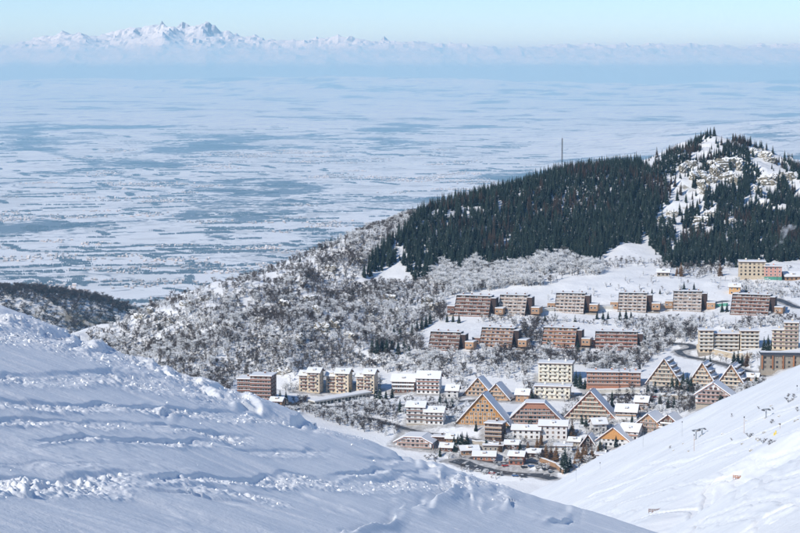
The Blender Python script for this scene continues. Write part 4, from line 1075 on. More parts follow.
def bare(seed, spread=1.0, dense=1.0, thick=1.0):
    """trunk with limbs, and the twigs of a leafless tree one unit tall"""
    random.seed(seed)
    t, c = MB(), MB()
    def rnd(): return np.array([random.gauss(0, 1), random.gauss(0, 1), random.gauss(0, .6)])
    stems = random.choice((1, 2, 3))
    for s in range(stems):
        p = np.array([0, 0, -.04]); d = np.array([random.gauss(0, .12) * stems, random.gauss(0, .12) * stems, 1.0])
        lim = []
        for k in range(6):
            q = p + d / np.linalg.norm(d) * .15; t.tube(p, q, .020 * (1 - k / 7.5) * thick, .020 * (1 - (k + 1) / 7.5) * thick, 4)
            if k >= 1:
                for _ in range(max(1, int(random.choice((1, 2, 2)) * (1.6 if stems == 1 else 1)))): lim.append((q.copy(), k))
            p = q; d = d + rnd() * .10
        lim.append((p, 6))
        for q, k in lim:
            a = random.random() * 6.283; ln = (.33 - .03 * k) * random.uniform(.7, 1.2) * spread
            dd = np.array([math.cos(a), math.sin(a), random.uniform(.5, 1.3)]); dd /= np.linalg.norm(dd)
            e = q + dd * ln; t.tube(q, e, .0095 * thick, .005 * thick, 3)
            for j in range(int(7 * dense)):
                f = random.uniform(.25, 1.0); r0 = q + dd * ln * f
                d2 = dd + rnd() * .75; d2[2] = abs(d2[2]) * .8 + .1; d2 /= np.linalg.norm(d2)
                l2 = random.uniform(.08, .17) * spread; e2 = r0 + d2 * l2
                c.tube(r0, e2, .0055 * thick, .003 * thick, 3)
                for j2 in range(2):
                    d3 = d2 + rnd() * .8; d3 /= np.linalg.norm(d3)
                    c.tube(r0 + d2 * l2 * random.uniform(.4, 1), e2 + d3 * l2 * .55, .0042 * thick, .0022 * thick, 3)
    return t, c
def joined(name, t, tm, c, cm):
    nv = len(t.v); V = t.v + c.v; F = t.f + [tuple(nv + q for q in f) for f in c.f]
    me = mesh_np(name, V, F, [M[tm], M[cm]], False, [0] * len(t.f) + [1] * len(c.f))
    return bpy.data.objects.new(name, me)
KINDS = {}
for key, mat, n, slim, gaps in (('spruce', 'spruce', 4, 1.0, 0.04), ('russet', 'russet', 2, .85, .15), ('larch', 'larch', 2, .95, .12)):
    KINDS[key] = [(lambda tc: (tc[0].me(key + '_trunk', 'bark'), tc[1].me(key + '_crown', mat), joined(key + '_whole', tc[0], 'bark', tc[1], mat)))(conifer(100 + 7 * i + n, mat, slim, gaps)) for i in range(n)]
for key, mat, n, spread, dense, th in (('twig', 'twig', 4, .85, 1.0, 1.25), ('frost_twig', 'frost_twig', 4, 1.15, 1.2, 1.7), ('dark_twig', 'dark_twig', 3, .9, 1.2, 1.3)):
    KINDS[key] = [(lambda tc: (tc[0].me(key + '_trunk', 'bark'), tc[1].me(key + '_crown', mat), joined(key + '_whole', tc[0], 'bark' if key != 'frost_twig' else 'twig', tc[1], mat)))(bare(300 + 11 * i + n, spread, dense, th)) for i in range(n)]
random.seed(11)
def tree(name, label, cat, kind, p, h, group, wide=1.0):
    t, c, _ = random.choice(KINDS[kind])
    r = thing(name, label, cat, tuple(p), random.random() * 6.28, group)
    s = (h * wide, h * wide, h)
    link('trunk', t, r, scale=s); link('crown', c, r, scale=s)
    return r
def scatter(name, label, pts, kinds, heights, wides):
    """one mass of trees: points carry a kind, a size and a turn; geometry nodes put the trees there"""
    me = bpy.data.meshes.new(name); P = np.asarray(pts, np.float32)
    me.vertices.add(len(P)); me.vertices.foreach_set('co', P.ravel())
    protos = [w for k in sorted(set(kinds)) for (_, _, w) in KINDS[k]]
    first = {}; acc = 0
    for k in sorted(set(kinds)): first[k] = (acc, len(KINDS[k])); acc += len(KINDS[k])
    idx = np.array([first[k][0] + random.randrange(first[k][1]) for k in kinds], np.int32)
    a = me.attributes.new('pick', 'INT', 'POINT'); a.data.foreach_set('value', idx)
    S = np.stack([np.array(heights) * wides, np.array(heights) * wides, heights], -1).astype(np.float32)
    a = me.attributes.new('size', 'FLOAT_VECTOR', 'POINT'); a.data.foreach_set('vector', S.ravel())
    Rt = np.stack([RNG.normal(0, .03, len(P)), RNG.normal(0, .03, len(P)), RNG.random(len(P)) * 6.28], -1).astype(np.float32)
    a = me.attributes.new('turn', 'FLOAT_VECTOR', 'POINT'); a.data.foreach_set('vector', Rt.ravel())
    return instance_mass(name, label, me, protos)
def instance_mass(name, label, me, protos):
    o = tag(link(name, me), label, None, None, 'stuff')
    ng = bpy.data.node_groups.new(name + ' placement', 'GeometryNodeTree')
    ng.interface.new_socket('Geometry', in_out='INPUT', socket_type='NodeSocketGeometry'); ng.interface.new_socket('Geometry', in_out='OUTPUT', socket_type='NodeSocketGeometry')
    gi = ng.nodes.new('NodeGroupInput'); go = ng.nodes.new('NodeGroupOutput')
    m2p = ng.nodes.new('GeometryNodeMeshToPoints'); iop = ng.nodes.new('GeometryNodeInstanceOnPoints'); g2i = ng.nodes.new('GeometryNodeJoinGeometry')
    for p in reversed(protos):
        oi = ng.nodes.new('GeometryNodeObjectInfo'); oi.inputs['Object'].default_value = p; oi.inputs['As Instance'].default_value = True
        ng.links.new(oi.outputs['Geometry'], g2i.inputs[0])
    def attr(n, t):
        q = ng.nodes.new('GeometryNodeInputNamedAttribute'); q.data_type = t; q.inputs['Name'].default_value = n; return q.outputs['Attribute']
    iop.inputs['Pick Instance'].default_value = True
    ng.links.new(gi.outputs[0], m2p.inputs[0]); ng.links.new(m2p.outputs[0], iop.inputs['Points']); ng.links.new(g2i.outputs[0], iop.inputs['Instance'])
    ng.links.new(attr('pick', 'INT'), iop.inputs['Instance Index']); ng.links.new(attr('size', 'FLOAT_VECTOR'), iop.inputs['Scale'])
    e2r = ng.nodes.new('FunctionNodeEulerToRotation'); ng.links.new(attr('turn', 'FLOAT_VECTOR'), e2r.inputs[0]); ng.links.new(e2r.outputs[0], iop.inputs['Rotation'])
    ng.links.new(iop.outputs[0], go.inputs[0])
    md = o.modifiers.new('placement', 'NODES'); md.node_group = ng
    return o

def inside(px, py, poly):
    c = np.zeros(px.shape, bool); n = len(poly)
    for i in range(n):
        x0, y0 = poly[i]; x1, y1 = poly[(i + 1) % n]
        cond = ((y0 > py) != (y1 > py)) & (px < (x1 - x0) * (py - y0) / (y1 - y0 + 1e-12) + x0)
        c ^= cond
    return c
rid = np.array(ridge_px + [(860, 185, 2300)], float)
def jitter_grid(step, x0, x1, y0, y1):
    gx, gy = np.meshgrid(np.arange(x0, x1, step), np.arange(y0, y1, step))
    gx = gx + RNG.uniform(-.48, .48, gx.shape) * step; gy = gy + RNG.uniform(-.48, .48, gy.shape) * step
    x, y = gx.ravel(), gy.ravel(); z = tz(x, y); px, py = to_px(x, y, z)
    keep = (y < np.interp(px, rid[:, 0], rid[:, 2]) + 26) & (px > 60) & (px < 850)
    return x[keep], y[keep], z[keep], px[keep], py[keep]
def off_buildings(x, y):
    ok = np.ones(x.shape, bool)
    for (cx, cy, r, hx, hy) in FOOT:
        c, s = math.cos(-r), math.sin(-r); dx, dy = x - cx, y - cy
        ok &= ~((np.abs(dx * c - dy * s) < hx) & (np.abs(dx * s + dy * c) < hy + 2))
    for _, P, w in ROAD_PTS:
        for q in P[::1]: ok &= (x - q[0]) ** 2 + (y - q[1]) ** 2 > (w * .5 + 1.8) ** 2
    return ok

# --- the dark conifer forest on the hill
FOREST = [(356,282),(372,258),(398,234),(416,216),(446,204),(500,190),(560,170),(640,160),(690,146),(704,134),(716,131),(740,141),(764,148),(800,168),(850,185),(850,258),(800,260),(764,262),(736,268),(668,268),(660,262),(652,256),(646,246),(624,243),(608,252),(596,262),(579,262),(560,250),(540,260),(508,264),(490,267),(472,258),(460,273),(442,262),(430,279),(415,281),(402,263),(373,273)]
CLEAR = [[(699,150),(703,141),(712,137),(728,134),(738,140),(724,146),(722,152),(712,156),(704,158),(690,160),(692,153)],
         [(676,172),(682,164),(698,160),(704,166),(694,178),(694,190),(702,186),(712,172),(722,160),(744,162),(742,178),(738,192),(724,188),(706,198),(690,206),(672,212),(668,198),(674,190)],
         [(658,214),(672,202),(690,204),(700,196),(706,200),(690,210),(680,222),(686,232),(678,236),(668,226),(660,232),(654,228)],
         [(684,232),(700,214),(716,208),(716,220),(702,228),(692,236)],
         [(642,232),(648,230),(650,246),(662,256),(680,232),(686,236),(668,262),(650,262),(640,250)],
         [(746,146),(762,150),(776,154),(792,168),(790,180),(778,180),(770,172),(764,176),(752,166)],
         [(750,188),(762,174),(778,170),(780,186),(770,198),(762,210),(752,198)], [(784,176),(796,170),(800,182),(790,190)], [(794,184),(806,182),(806,204),(796,198)], [(744,200),(756,192),(754,206),(744,208)],
         [(728,218),(736,217),(734,228),(729,228)], [(770,208),(788,204),(784,212),(772,213)],
         [(636,156),(652,152),(668,144),(672,150),(660,162),(650,168),(640,164)], [(664,178),(674,176),(673,184),(665,184)],
         [(518,232),(525,225),(523,236),(518,238)],[(504,236),(512,234),(510,247),(504,246)],[(448,210),(458,212),(452,220),(444,218)],[(430,214),(440,206),(438,222),(432,226)],[(424,252),(430,246),(430,258),(425,260)],[(497,208),(500,200),(503,206),(500,214)]]
fx_, fy_, fz_, fp_, fq_ = jitter_grid(3.6, -260, 520, 1850, 2380)
edge_n = fbm(fx_ / 22, fy_ / 22, 3, 201)
m = inside(fp_ + 3 * edge_n, fq_ + 3 * edge_n, FOREST)
for c in CLEAR: m &= ~(inside(fp_ + 2 * edge_n, fq_ + 2 * edge_n, c) & (RNG.random(len(fp_)) < .93))
gapn = fbm(fx_ / 16, fy_ / 16, 3, 203)
gap_thr = np.interp(fp_, [350, 480, 560, 640, 700, 800], [.42, .45, .75, .8, .5, .6])
m &= gapn < gap_thr
m &= off_buildings(fx_, fy_)
fx_, fy_, fz_, fp_, fq_, gapn, gap_thr = [q[m] for q in (fx_, fy_, fz_, fp_, fq_, gapn, gap_thr)]
fh = (4.2 + 10.5 * RNG.random(len(fx_)) ** 1.15) * np.interp(fq_, [140, 200, 270], [.72, .95, 1.05])
fkind = np.where((fbm(fx_ / 45, fy_ / 45, 2, 207) + RNG.normal(0, .25, len(fx_)) + .35 * sstep(215, 160, fq_) > .52), 'russet', 'spruce')
# the conifers that show largest stand as single trees: the lower edge of the forest first
order = np.argsort(-(fh / fy_ * (1 + .25 * (fq_ > 235) + .35 * (gapn > gap_thr - .18))))
single = np.zeros(len(fx_), bool); single[order[:215]] = True
for i in np.where(single)[0]:
    if fkind[i] == 'spruce': tree('spruce_tree', 'tall dark spruce standing in the dense forest on the hill', 'tree', 'spruce', (fx_[i], fy_[i], fz_[i] - .3), fh[i], 'spruces of the hill forest', RNG.uniform(.95, 1.5))
    else: tree('conifer_tree', 'brownish conifer standing among the dark spruces on the hill', 'tree', 'russet', (fx_[i], fy_[i], fz_[i] - .3), fh[i], 'brownish conifers of the hill forest')
r = ~single
scatter('hill_forest', 'dense dark conifer forest covering the hill', np.stack([fx_[r], fy_[r], fz_[r] - .3], -1), list(fkind[r]), fh[r], RNG.uniform(.95, 1.6, r.sum()))

# --- spruces and larches in and above the village
SPOTS = [(372,352,15),(377,353,17),(382,351,15),(387,353,16),(392,350,14),(398,354,15),(404,352,13),(409,356,12),(412,335,12),(417,331,12),(422,329,12),(426,327,13),(430,324,12),
 (447,322,9),(453,322,9),(459,323,10),(576,386,16),(580,388,17),(585,389,12),(764,350,14),(768,351,17),(772,351,15),(776,350,12),(734,366,17),(738,367,18),(742,366,13),(683,389,18),(687,390,17),(691,391,16),(677,389,14),(672,390,15),(694,400,13),(698,402,13),(720,402,10),
 (565,472,27),(562,470,18),(570,468,14),(458,448,15),(462,448,17),(467,447,16),(454,446,12),(531,424,11),(529,424,8),(400,412,14),(408,413,14),(414,412,13),(280,405,16),(286,404,14),(271,408,10),
 (597,319,9),(603,320,10),(608,319,8),(620,320,11),(626,320,12),(631,320,10),(545,321,8),(555,321,9),(575,322,8),(722,312,11),(727,312,10),(660,294,6),(684,290,9),(694,290,8),(652,294,6),(746,292,8),
 (578,352,13),(548,346,9),(612,407,12),(555,398,8),(616,447,12),(640,372,9),(400,338,12),(394,336,11),(386,352,14),(300,262,7),(322,250,9),(326,248,10),(331,246,9),(338,243,8),(350,238,7),(160,330,9),(415,212,9),(404,214,9)] + [(440,404,12),(446,409,13),(452,407,11),(476,431,10),(508,428,9),(520,452,12),(540,430,10),(545,432,12),(600,450,12),(606,452,10),(582,424,11),(586,426,12),(612,400,10),(632,424,11),(655,436,10),(668,408,12),(674,409,13),(660,404,11),(708,404,12),(748,388,11),(756,386,12),(392,398,12),(386,400,11),(350,398,12),(376,398,13),(380,399,14),(455,452,12),(440,456,10),(486,447,10),(655,392,12),(648,392,11),(526,396,11),(532,398,12),(705,366,11),(710,367,12)]
for px, py, h in SPOTS:
    p = ground(px, py)
    if px < 435 and py < 360 and px > 360: lb, gp = 'dark spruce in the small stand on the snowy slope left of the terrace blocks', 'spruces of the stand on the slope'
    elif py > 395: lb, gp = 'dark green spruce between the houses in the lower village', 'spruces between the lower houses'
    elif px < 360: lb, gp = 'small spruce standing alone on the bare rocky spur', 'spruces on the rocky spur'
    elif py < 325: lb, gp = 'small young spruce by the upper row of terrace blocks', 'young spruces by the upper row'
    else: lb, gp = 'dark green spruce beside the blocks halfway up the village', 'spruces halfway up the village'
    tree('spruce_tree', lb, 'tree', 'spruce', (p[0], p[1], p[2] - .3), h * p[1] / FPX * 1.0, gp, 1.6)
for px, py, h, lb in [(681,276,14,'big orange larch on the meadow beside the lone cabin'),(677,276,10,'smaller orange larch on the meadow touching the big one'),(720,276,13,'thin leafless larch between the cabin and the hotel'),(572,437,17,'brown larch beside the white block with red shutters'),
   (556,462,17,'rust brown larch left of the big spruce by the bottom road'),(578,463,18,'rust brown larch right of the big spruce by the bottom road'),(586,462,17,'tallest of the brown larches below the dark gable house'),(592,460,14,'short brown larch at the end of the larch row'),(546,458,15,'brown larch behind the tan stone wall'),(537,449,12,'small brown larch below the white blocks'),(747,366,15,'brown larch among the spruces below the curved building'),(500,452,12,'thin brown larch in front of the small brown house'),(528,452,11,'brown larch near the snow roofed hut'),(551,459,14,'brown larch second from the tan stone wall'),(583,458,15,'brown larch squeezed between two taller ones below the gable house'),(598,457,12,'slim brown larch next to the white ski hut'),(541,445,12,'brown larch beside the village road bend')]:
    p = ground(px, py); tree('larch_tree', lb, 'tree', 'larch', (p[0], p[1], p[2] - .2), h * p[1] / FPX, None, 1.9)

# --- leafless and frosted woods
WOODS = [  # polygon, keep probability, share frosted, share dark, height
 ([(88,338),(130,318),(150,306),(200,291),(270,270),(330,242),(400,214),(418,214),(372,258),(358,284),(430,282),(446,296),(446,318),(424,326),(420,350),(385,368),(290,374),(236,380),(226,402),(150,385),(90,366)], .92, .19, .24, (3.2, 7.0)),
 ([(428,282),(442,264),(460,274),(472,260),(490,268),(540,262),(560,252),(580,264),(604,266),(600,276),(560,282),(530,288),(500,290),(455,294),(446,300)], .80, .78, .04, (5, 9)),
 ([(425,353),(470,350),(540,350),(600,354),(645,352),(650,360),(640,372),(590,372),(575,364),(534,366),(530,396),(512,380),(482,378),(462,392),(445,378),(410,374),(380,372)], .72, .45, .25, (4, 7.5)),
 ([(490,318),(545,318),(600,324),(700,318),(725,318),(700,326),(690,332),(640,332),(590,324),(530,326),(470,324)], .55, .55, .22, (2.5, 6)),
 ([(640,332),(700,326),(696,342),(668,344),(664,352),(648,358),(640,348)], .75, .25, .45, (4, 8)),
 ([(512,324),(542,322),(546,346),(520,350)], .8, .15, .5, (4.5, 8)),
 ([(495,352),(530,352),(528,372),(492,372)], .8, .2, .5, (4, 7.5)),
 ([(638,392),(700,392),(706,402),(690,412),(650,408),(618,410),(616,398)], .75, .12, .6, (4, 7)),
 ([(300,400),(316,408),(345,405),(395,403),(400,424),(392,438),(350,428),(300,412)], .62, .30, .45, (3.5, 6.5)),
 ([(400,398),(470,402),(470,432),(440,430),(400,418)], .40, .5, .3, (3, 6)),
 ([(470,400),(620,398),(620,412),(560,402),(470,402)], .5, .4, .35, (3, 6)),
 ([(500,440),(600,428),(620,446),(590,470),(560,476),(500,462)], .45, .35, .5, (3, 6.5)),
 ([(600,262),(660,262),(735,266),(735,272),(690,278),(640,266),(600,272)], .40, .25, .2, (3, 6)),
 ([(640,278),(740,276),(726,290),(640,300),(560,300),(500,300),(600,284)], .10, .7, .1, (2, 5)),
 ([(720,322),(800,318),(800,332),(770,330),(700,330)], .55, .5, .25, (3, 6)),
 ([(700,356),(760,358),(765,372),(730,366)], .4, .5, .2, (3, 6)),
 ([(620,402),(700,404),(690,412),(660,430),(640,414)], .38, .6, .2, (3, 5)),
 ([(736,282),(800,284),(800,300),(770,298),(745,296)], .35, .6, .2, (3, 5)),
 ([(420,452),(500,466),(562,470),(562,486),(500,482),(430,464)], .35, .4, .4, (2, 4.5)),
 ([(400,430),(470,440),(500,470),(430,462)], .35, .4, .4, (2.5, 5)),
 ([(560,400),(640,400),(660,432),(600,440),(560,420)], .30, .4, .35, (2.5, 5.5)),
 ([(690,392),(760,376),(770,384),(700,410)], .35, .5, .2, (2.5, 5)),
 ([(230,400),(300,404),(300,420),(240,412)], .5, .3, .4, (3, 6)),
 ([(280,374),(380,374),(380,394),(280,394)], .45, .6, .2, (3, 6)),
 ([(640,262),(800,262),(800,280),(640,280)], .05, .5, .2, (2, 4)),
]
def scrub(step, seed):
    bx, by, bz, bp, bq = jitter_grid(step, -440, 520, 1400, 2260)
    prob = np.zeros(len(bx)); fro = np.zeros(len(bx)); drk = np.zeros(len(bx)); h0 = np.zeros(len(bx)); h1 = np.zeros(len(bx))
    wobble = 4 * fbm(bx / 18, by / 18, 3, seed)
    for poly, pr, fr, dk, (a, b) in WOODS:
        mm = inside(bp + wobble, bq + wobble, poly) & (pr > prob)
        prob[mm] = pr; fro[mm] = fr; drk[mm] = dk; h0[mm] = a; h1[mm] = b
    clump = fbm(bx / 26, by / 26, 4, seed + 3)
    keep = RNG.random(len(bx)) < prob * np.clip(1.0 + 0.9 * clump, .1, 1.35)
    rl = np.interp(bp, rid[:, 0], rid[:, 1]); keep &= ~((bq - rl < 15 + 8 * clump) & (bp < 345) & (RNG.random(len(bx)) < .55))
    keep &= off_buildings(bx, by)
    # open patches of snow on the spur
    keep &= ~((bp < 300) & (clump < -.42) & (RNG.random(len(bx)) < .9))
    return [q[keep] for q in (bx, by, bz, bp, bq, fro, drk, h0, h1, clump)]
bx, by, bz, bp, bq, fro, drk, h0, h1, clump = scrub(3.4, 221)
fro = np.clip(fro + .45 * fbm(bx / 50, by / 50, 3, 231), 0.02, .95) + .25 * sstep(180, 110, bp)
q = RNG.random(len(bx)); kind = np.where(q < fro, 'frost_twig', np.where(q > 1 - drk, 'dark_twig', 'twig'))
hh = RNG.uniform(h0, h1)
big = np.argsort(-(hh / by) * (1 + .4 * (bq > 384)))
single = np.zeros(len(bx), bool); single[big[:270]] = True
for i in np.where(single)[0]:
    k = kind[i]; low = bq[i] > 384; hill = bq[i] < 300
    nm, lb = {'twig': ('bare_tree', 'leafless grey brown tree'), 'frost_twig': ('frosted_tree', 'white frosted leafless tree'), 'dark_twig': ('dark_bare_tree', 'dark leafless tree')}[k]
    wh = ' among the houses of the lower village' if low else (' on the slope under the conifer forest' if hill and bp[i] > 425 else (' in the woods of the left rocky slope' if bp[i] < 425 else ' on the slope between the terrace rows'))
    tree(nm, lb + wh, 'tree', k, (bx[i], by[i], bz[i] - .2), hh[i], lb + 's' + wh, RNG.uniform(1.0, 1.4))
r = ~single
scatter('bare_woods', 'leafless frosted woods covering the slopes around the village', np.stack([bx[r], by[r], bz[r] - .2], -1), list(kind[r]), hh[r], RNG.uniform(.85, 1.35, r.sum()))

# --- woods of the far hill
ux, uy = np.meshgrid(np.arange(-1200, -330, 6.5), np.arange(2900, 3640, 6.5)); ux = (ux + RNG.uniform(-4, 4, ux.shape)).ravel(); uy = (uy + RNG.uniform(-4, 4, uy.shape)).ravel()
uz = spur_z(ux, uy); up_, uq_ = to_px(ux, uy, uz)
keep = (up_ > -60) & (up_ < 165) & (uq_ < 345) & (RNG.random(len(ux)) < np.where(uq_ + 6 * fbm(ux / 60, uy / 60, 3, 245) < 300 + .09 * up_, 1.0, .62)) & (fbm(ux / 90, uy / 90, 3, 241) > np.where(uq_ < 306, -.9, -.25))
scatter('far_woods', 'dark woods covering the hill down the valley', np.stack([ux, uy, uz - .3], -1)[keep], list(np.where(RNG.random(keep.sum()) < .8, 'dark_twig', 'twig')), RNG.uniform(9, 14, keep.sum()), RNG.uniform(1.1, 1.5, keep.sum()))

# ------------------------------------------------------------------ rocks
def mat_rock():
    m, nt = new_mat('limestone'); b = principled(nt, 0.8, 0.2)
    geo = N(nt, 'ShaderNodeNewGeometry'); p = geo.outputs['Position']
    sep = N(nt, 'ShaderNodeSeparateXYZ'); nt.links.new(geo.outputs['Normal'], sep.inputs[0])
    n = noise_node(nt, p, 0.75, 7, 0.72); n2 = noise_node(nt, p, 0.45, 6, 0.7)
    c = ramp(nt, n.outputs[0], [(0.36, (0.07, 0.062, 0.05)), (0.5, (0.27, 0.235, 0.175)), (0.70, (0.40, 0.36, 0.28))]).outputs[0]
    f = maprange(nt, mth(nt, 'ADD', sep.outputs[2], mth(nt, 'MULTIPLY_ADD', n2.outputs[0], 1.3, -0.65)), 0.38, 0.50)
    nt.links.new(mixc(nt, f, c, SNOW), b.inputs['Base Color'])
    bump(nt, b, n.outputs[0], 0.8, 0.6); return m
M['rock'] = mat_rock()
rocks = []
for s in range(6):
    bm = bmesh.new(); bmesh.ops.create_icosphere(bm, subdivisions=4, radius=1.0)
    co = np.array([v.co[:] for v in bm.verts])
    d = 1 + .35 * fbm(co[:, 0] * 1.3 + s * 9, co[:, 1] * 1.3 + co[:, 2] * 1.7, 3, 300 + s) + .55 * (ridged(co[:, 0] * 2.0 + co[:, 1] + s * 5, co[:, 2] * 1.6 + co[:, 1] * 1.3, 4, 320 + s) - .5)
    d = d + .30 * (ridged(co[:, 0] * 4.5 + s, co[:, 2] * 4.0 + co[:, 1] * 3.1, 3, 340 + s) - .5)
    co = co * d[:, None]; co[:, 2] = np.round(co[:, 2] * 4 + .6 * co[:, 0]) / 4 * .25 + co[:, 2] * .75
    for v, q in zip(bm.verts, co): v.co = q
    me = bpy.data.meshes.new('rock'); bm.to_mesh(me); bm.free(); me.materials.append(M['rock']); me.polygons.foreach_set('use_smooth', np.full(len(me.polygons), False)); rocks.append(me)
ROCKS = [(684,172,11,9),(690,168,9,7),(698,180,12,10),(700,188,10,9),(708,183,12,9),(716,176,14,12),(712,168,10,8),(724,170,14,12),(732,166,12,9),(738,168,9,8),(728,182,14,10),(736,184,10,9),(704,192,10,7),
 (754,154,10,6),(762,158,12,7),(770,162,9,6),(766,184,13,9),(774,182,10,8),(757,192,9,6),(786,180,9,8),(705,222,12,6),(698,228,10,6),(711,216,9,5),(664,222,10,6),(672,216,8,5),(731,223,7,5),
 (427,304,7,8),(430,310,6,8),(438,308,6,6),(150,312,8,5),(160,318,9,5),(170,322,8,5),(186,305,9,5),(230,327,10,6),(285,306,9,6),(316,312,8,6),(322,332,11,9),(300,340,10,7),(332,326,8,8),(334,328,7,7),(280,345,9,5),(345,300,8,6),(310,300,9,5),(284,374,12,6),(350,338,9,6),(390,300,9,6),(400,312,8,5),(372,315,8,5),(260,322,8,5),(205,300,8,4),(140,318,9,5),(470,285,8,4),(556,268,9,5),(545,272,9,5),(330,270,9,5),(300,284,8,4),(360,262,8,5),(515,268,7,4)]
for i, (px, py, w, h) in enumerate(ROCKS):
    p = ground(px, py); k = p[1] / FPX
    on_top = px > 650
    o = tag(link('rock_outcrop', rocks[i % 6], None, (p[0], p[1] + w * k * .25, p[2] + h * k * .15), RNG.uniform(0, 6.28), (w * k * .82, w * k * .45, h * k * .78)),
        'yellowish snow capped crag on the top of the wooded hill' if on_top else 'yellowish snow capped rock among the frosted trees of the slope', 'rock', 'crags on the hill top' if on_top else 'rocks among the frosted trees')

# ------------------------------------------------------------------ antenna on the ridge
p = at(562, 171, 2225); p[2] = float(tz(p[0], p[1])); k = p[1] / FPX
t = thing('radio_mast', 'thin dark lattice radio mast rising above the forest ridge', 'antenna', (p[0], p[1], p[2] - 1), .3)
mast = MB(); Hm = 34 * k + 1; s = .55
for a in range(3):
    x0, y0 = s * math.cos(a * 2.094), s * math.sin(a * 2.094); mast.tube((x0, y0, 0), (x0, y0, Hm), .15, .15, 4)
    x1, y1 = s * math.cos((a + 1) * 2.094), s * math.sin((a + 1) * 2.094)
    for j in range(16): mast.tube((x0, y0, j * Hm / 16), (x1, y1, (j + 1) * Hm / 16), .06, .06, 3)
link('lattice', mast.me('lattice', 'dark_roof'), t)
sp = MB(); sp.tube((0, 0, Hm - .2), (0, 0, Hm + 4), .08, .04, 5); link('spike', sp.me('spike', 'steel'), t)

# ------------------------------------------------------------------ things on the piste
def on_piste(px, py): return ground(px, py, 420.0, 1600.0)
def pylon(px, py, h, label):
    p = on_piste(px, py); k = p[1] / FPX; H = h * k
    t = thing('lift_pylon', label, 'pylon', (p[0], p[1], p[2] - .3), .5)
    a = MB(); a.tube((0, 0, 0), (0, 0, H), .26, .20, 8); link('mast', a.me('mast', 'steel'), t)
    c = link('crossarm', cube_me('steel'), t, (0, 0, H + .1), 0, (3.0, .3, .3))
    for sx in (-1.35, 1.35):
        w_ = link('wheel_bank', cube_me('dark_roof'), t, (sx, 0, H - .25), 0, (.3, 1.7, .4))
    link('footing', cube_me('pale_concrete'), t, (0, 0, .1), 0, (1.3, 1.3, .9))
pylon(696, 440, 11, 'grey steel drag lift pylon with crossarm lower on the piste')
pylon(702, 436, 8, 'shorter grey steel pylon standing right behind the lower lift pylon')
pylon(766, 419, 10.5, 'grey steel drag lift pylon higher up the piste near dark scrub')
for px, py, h, lb in [(576,482,13,'lowest thin marker pole on the piste edge'),(643,447,17,'thin dark lamp pole near the snow fence line of the piste'),(682,437,16,'thin marker pole beside the lower lift pylon'),(694,452,18,'thin tan pole below the lower lift pylon'),(744,434,18,'thin yellowish pole between the two lift pylons'),(797,391,6,'short pole at the top of the piste'),(780,429,6,'short pole behind the yellow pad'),(600,470,8,'short pole low on the piste')]:
    p = on_piste(px, py); H = h * p[1] / FPX
    t = thing('marker_pole', lb, 'pole', (p[0], p[1], p[2] - .3)); a = MB(); a.tube((0, 0, 0), (0, 0, H), .07, .05, 6); link('shaft', a.me('shaft', 'tan_wood' if 'tan' in lb or 'yellow' in lb else 'steel'), t)
    link('lamp_head', cube_me('dark_roof'), t, (0, 0, H), 0, (.35, .35, .5))
p = on_piste(775, 436); t = thing('padded_post', 'bright yellow padded safety post on the piste', 'post', (p[0], p[1], p[2] - .2), .4)
for kx, hz in ((-.3, 1.3), (.3, 1.9)): 
    a = MB(); a.tube((kx, 0, 0), (kx, 0, hz), .24, .2, 10); a.quad(*[(kx + .2 * math.cos(q), .2 * math.sin(q), hz) for q in np.linspace(0, 6.283, 11)[:-1]]); link('pad', a.me('pad', 'yellow_paint'), t)
for (px, py, L, ang, mat, lb) in [(656, 512, 9, .35, 'brown_wood', 'dark curved board fence half buried low on the piste'), (739, 479, 8, -.1, 'rust', 'reddish wooden snow fence in the middle of the piste')]:
    p = on_piste(px, py)
    t = thing('snow_fence', lb, 'fence', (p[0], p[1], p[2] - .2), ang)
    for j in range(6):
        x = (j - 2.5) * L / 6 * .55; yy = .25 * abs(j - 2.5) ** 1.6
        link('post', cube_me(mat), t, (x, yy, .5), 0, (.12, .12, 1.5))
        for z in (.35, .7, 1.05): link('board', cube_me(mat), t, (x + L * .04, yy - .08, z), 0, (L / 6 * .6, .06, .2))
random.seed(5)
for i in range(46):
    px, py = random.choice([(random.uniform(620, 800), None), (random.uniform(730, 800), None)]); 
    lo = np.interp(px, [560, 800], [478, 385]); py = lo + abs(random.gauss(0, 1)) * 26 + 6
    if py > 455: continue
    p = on_piste(px, py)
    if random.random() < .5: tree('scrub_bush', 'little leafless bush poking through the snow of the piste', 'bush', 'dark_twig', (p[0], p[1], p[2] - .1), random.uniform(1.2, 2.6), 'bushes on the piste', 1.3)
    else: tag(link('piste_rock', rocks[i % 6], None, (p[0], p[1], p[2] + .1), random.random() * 6, (random.uniform(.4, 1.1), .5, .5)), 'small dark stone showing through the snow of the piste', 'rock', 'stones on the piste')

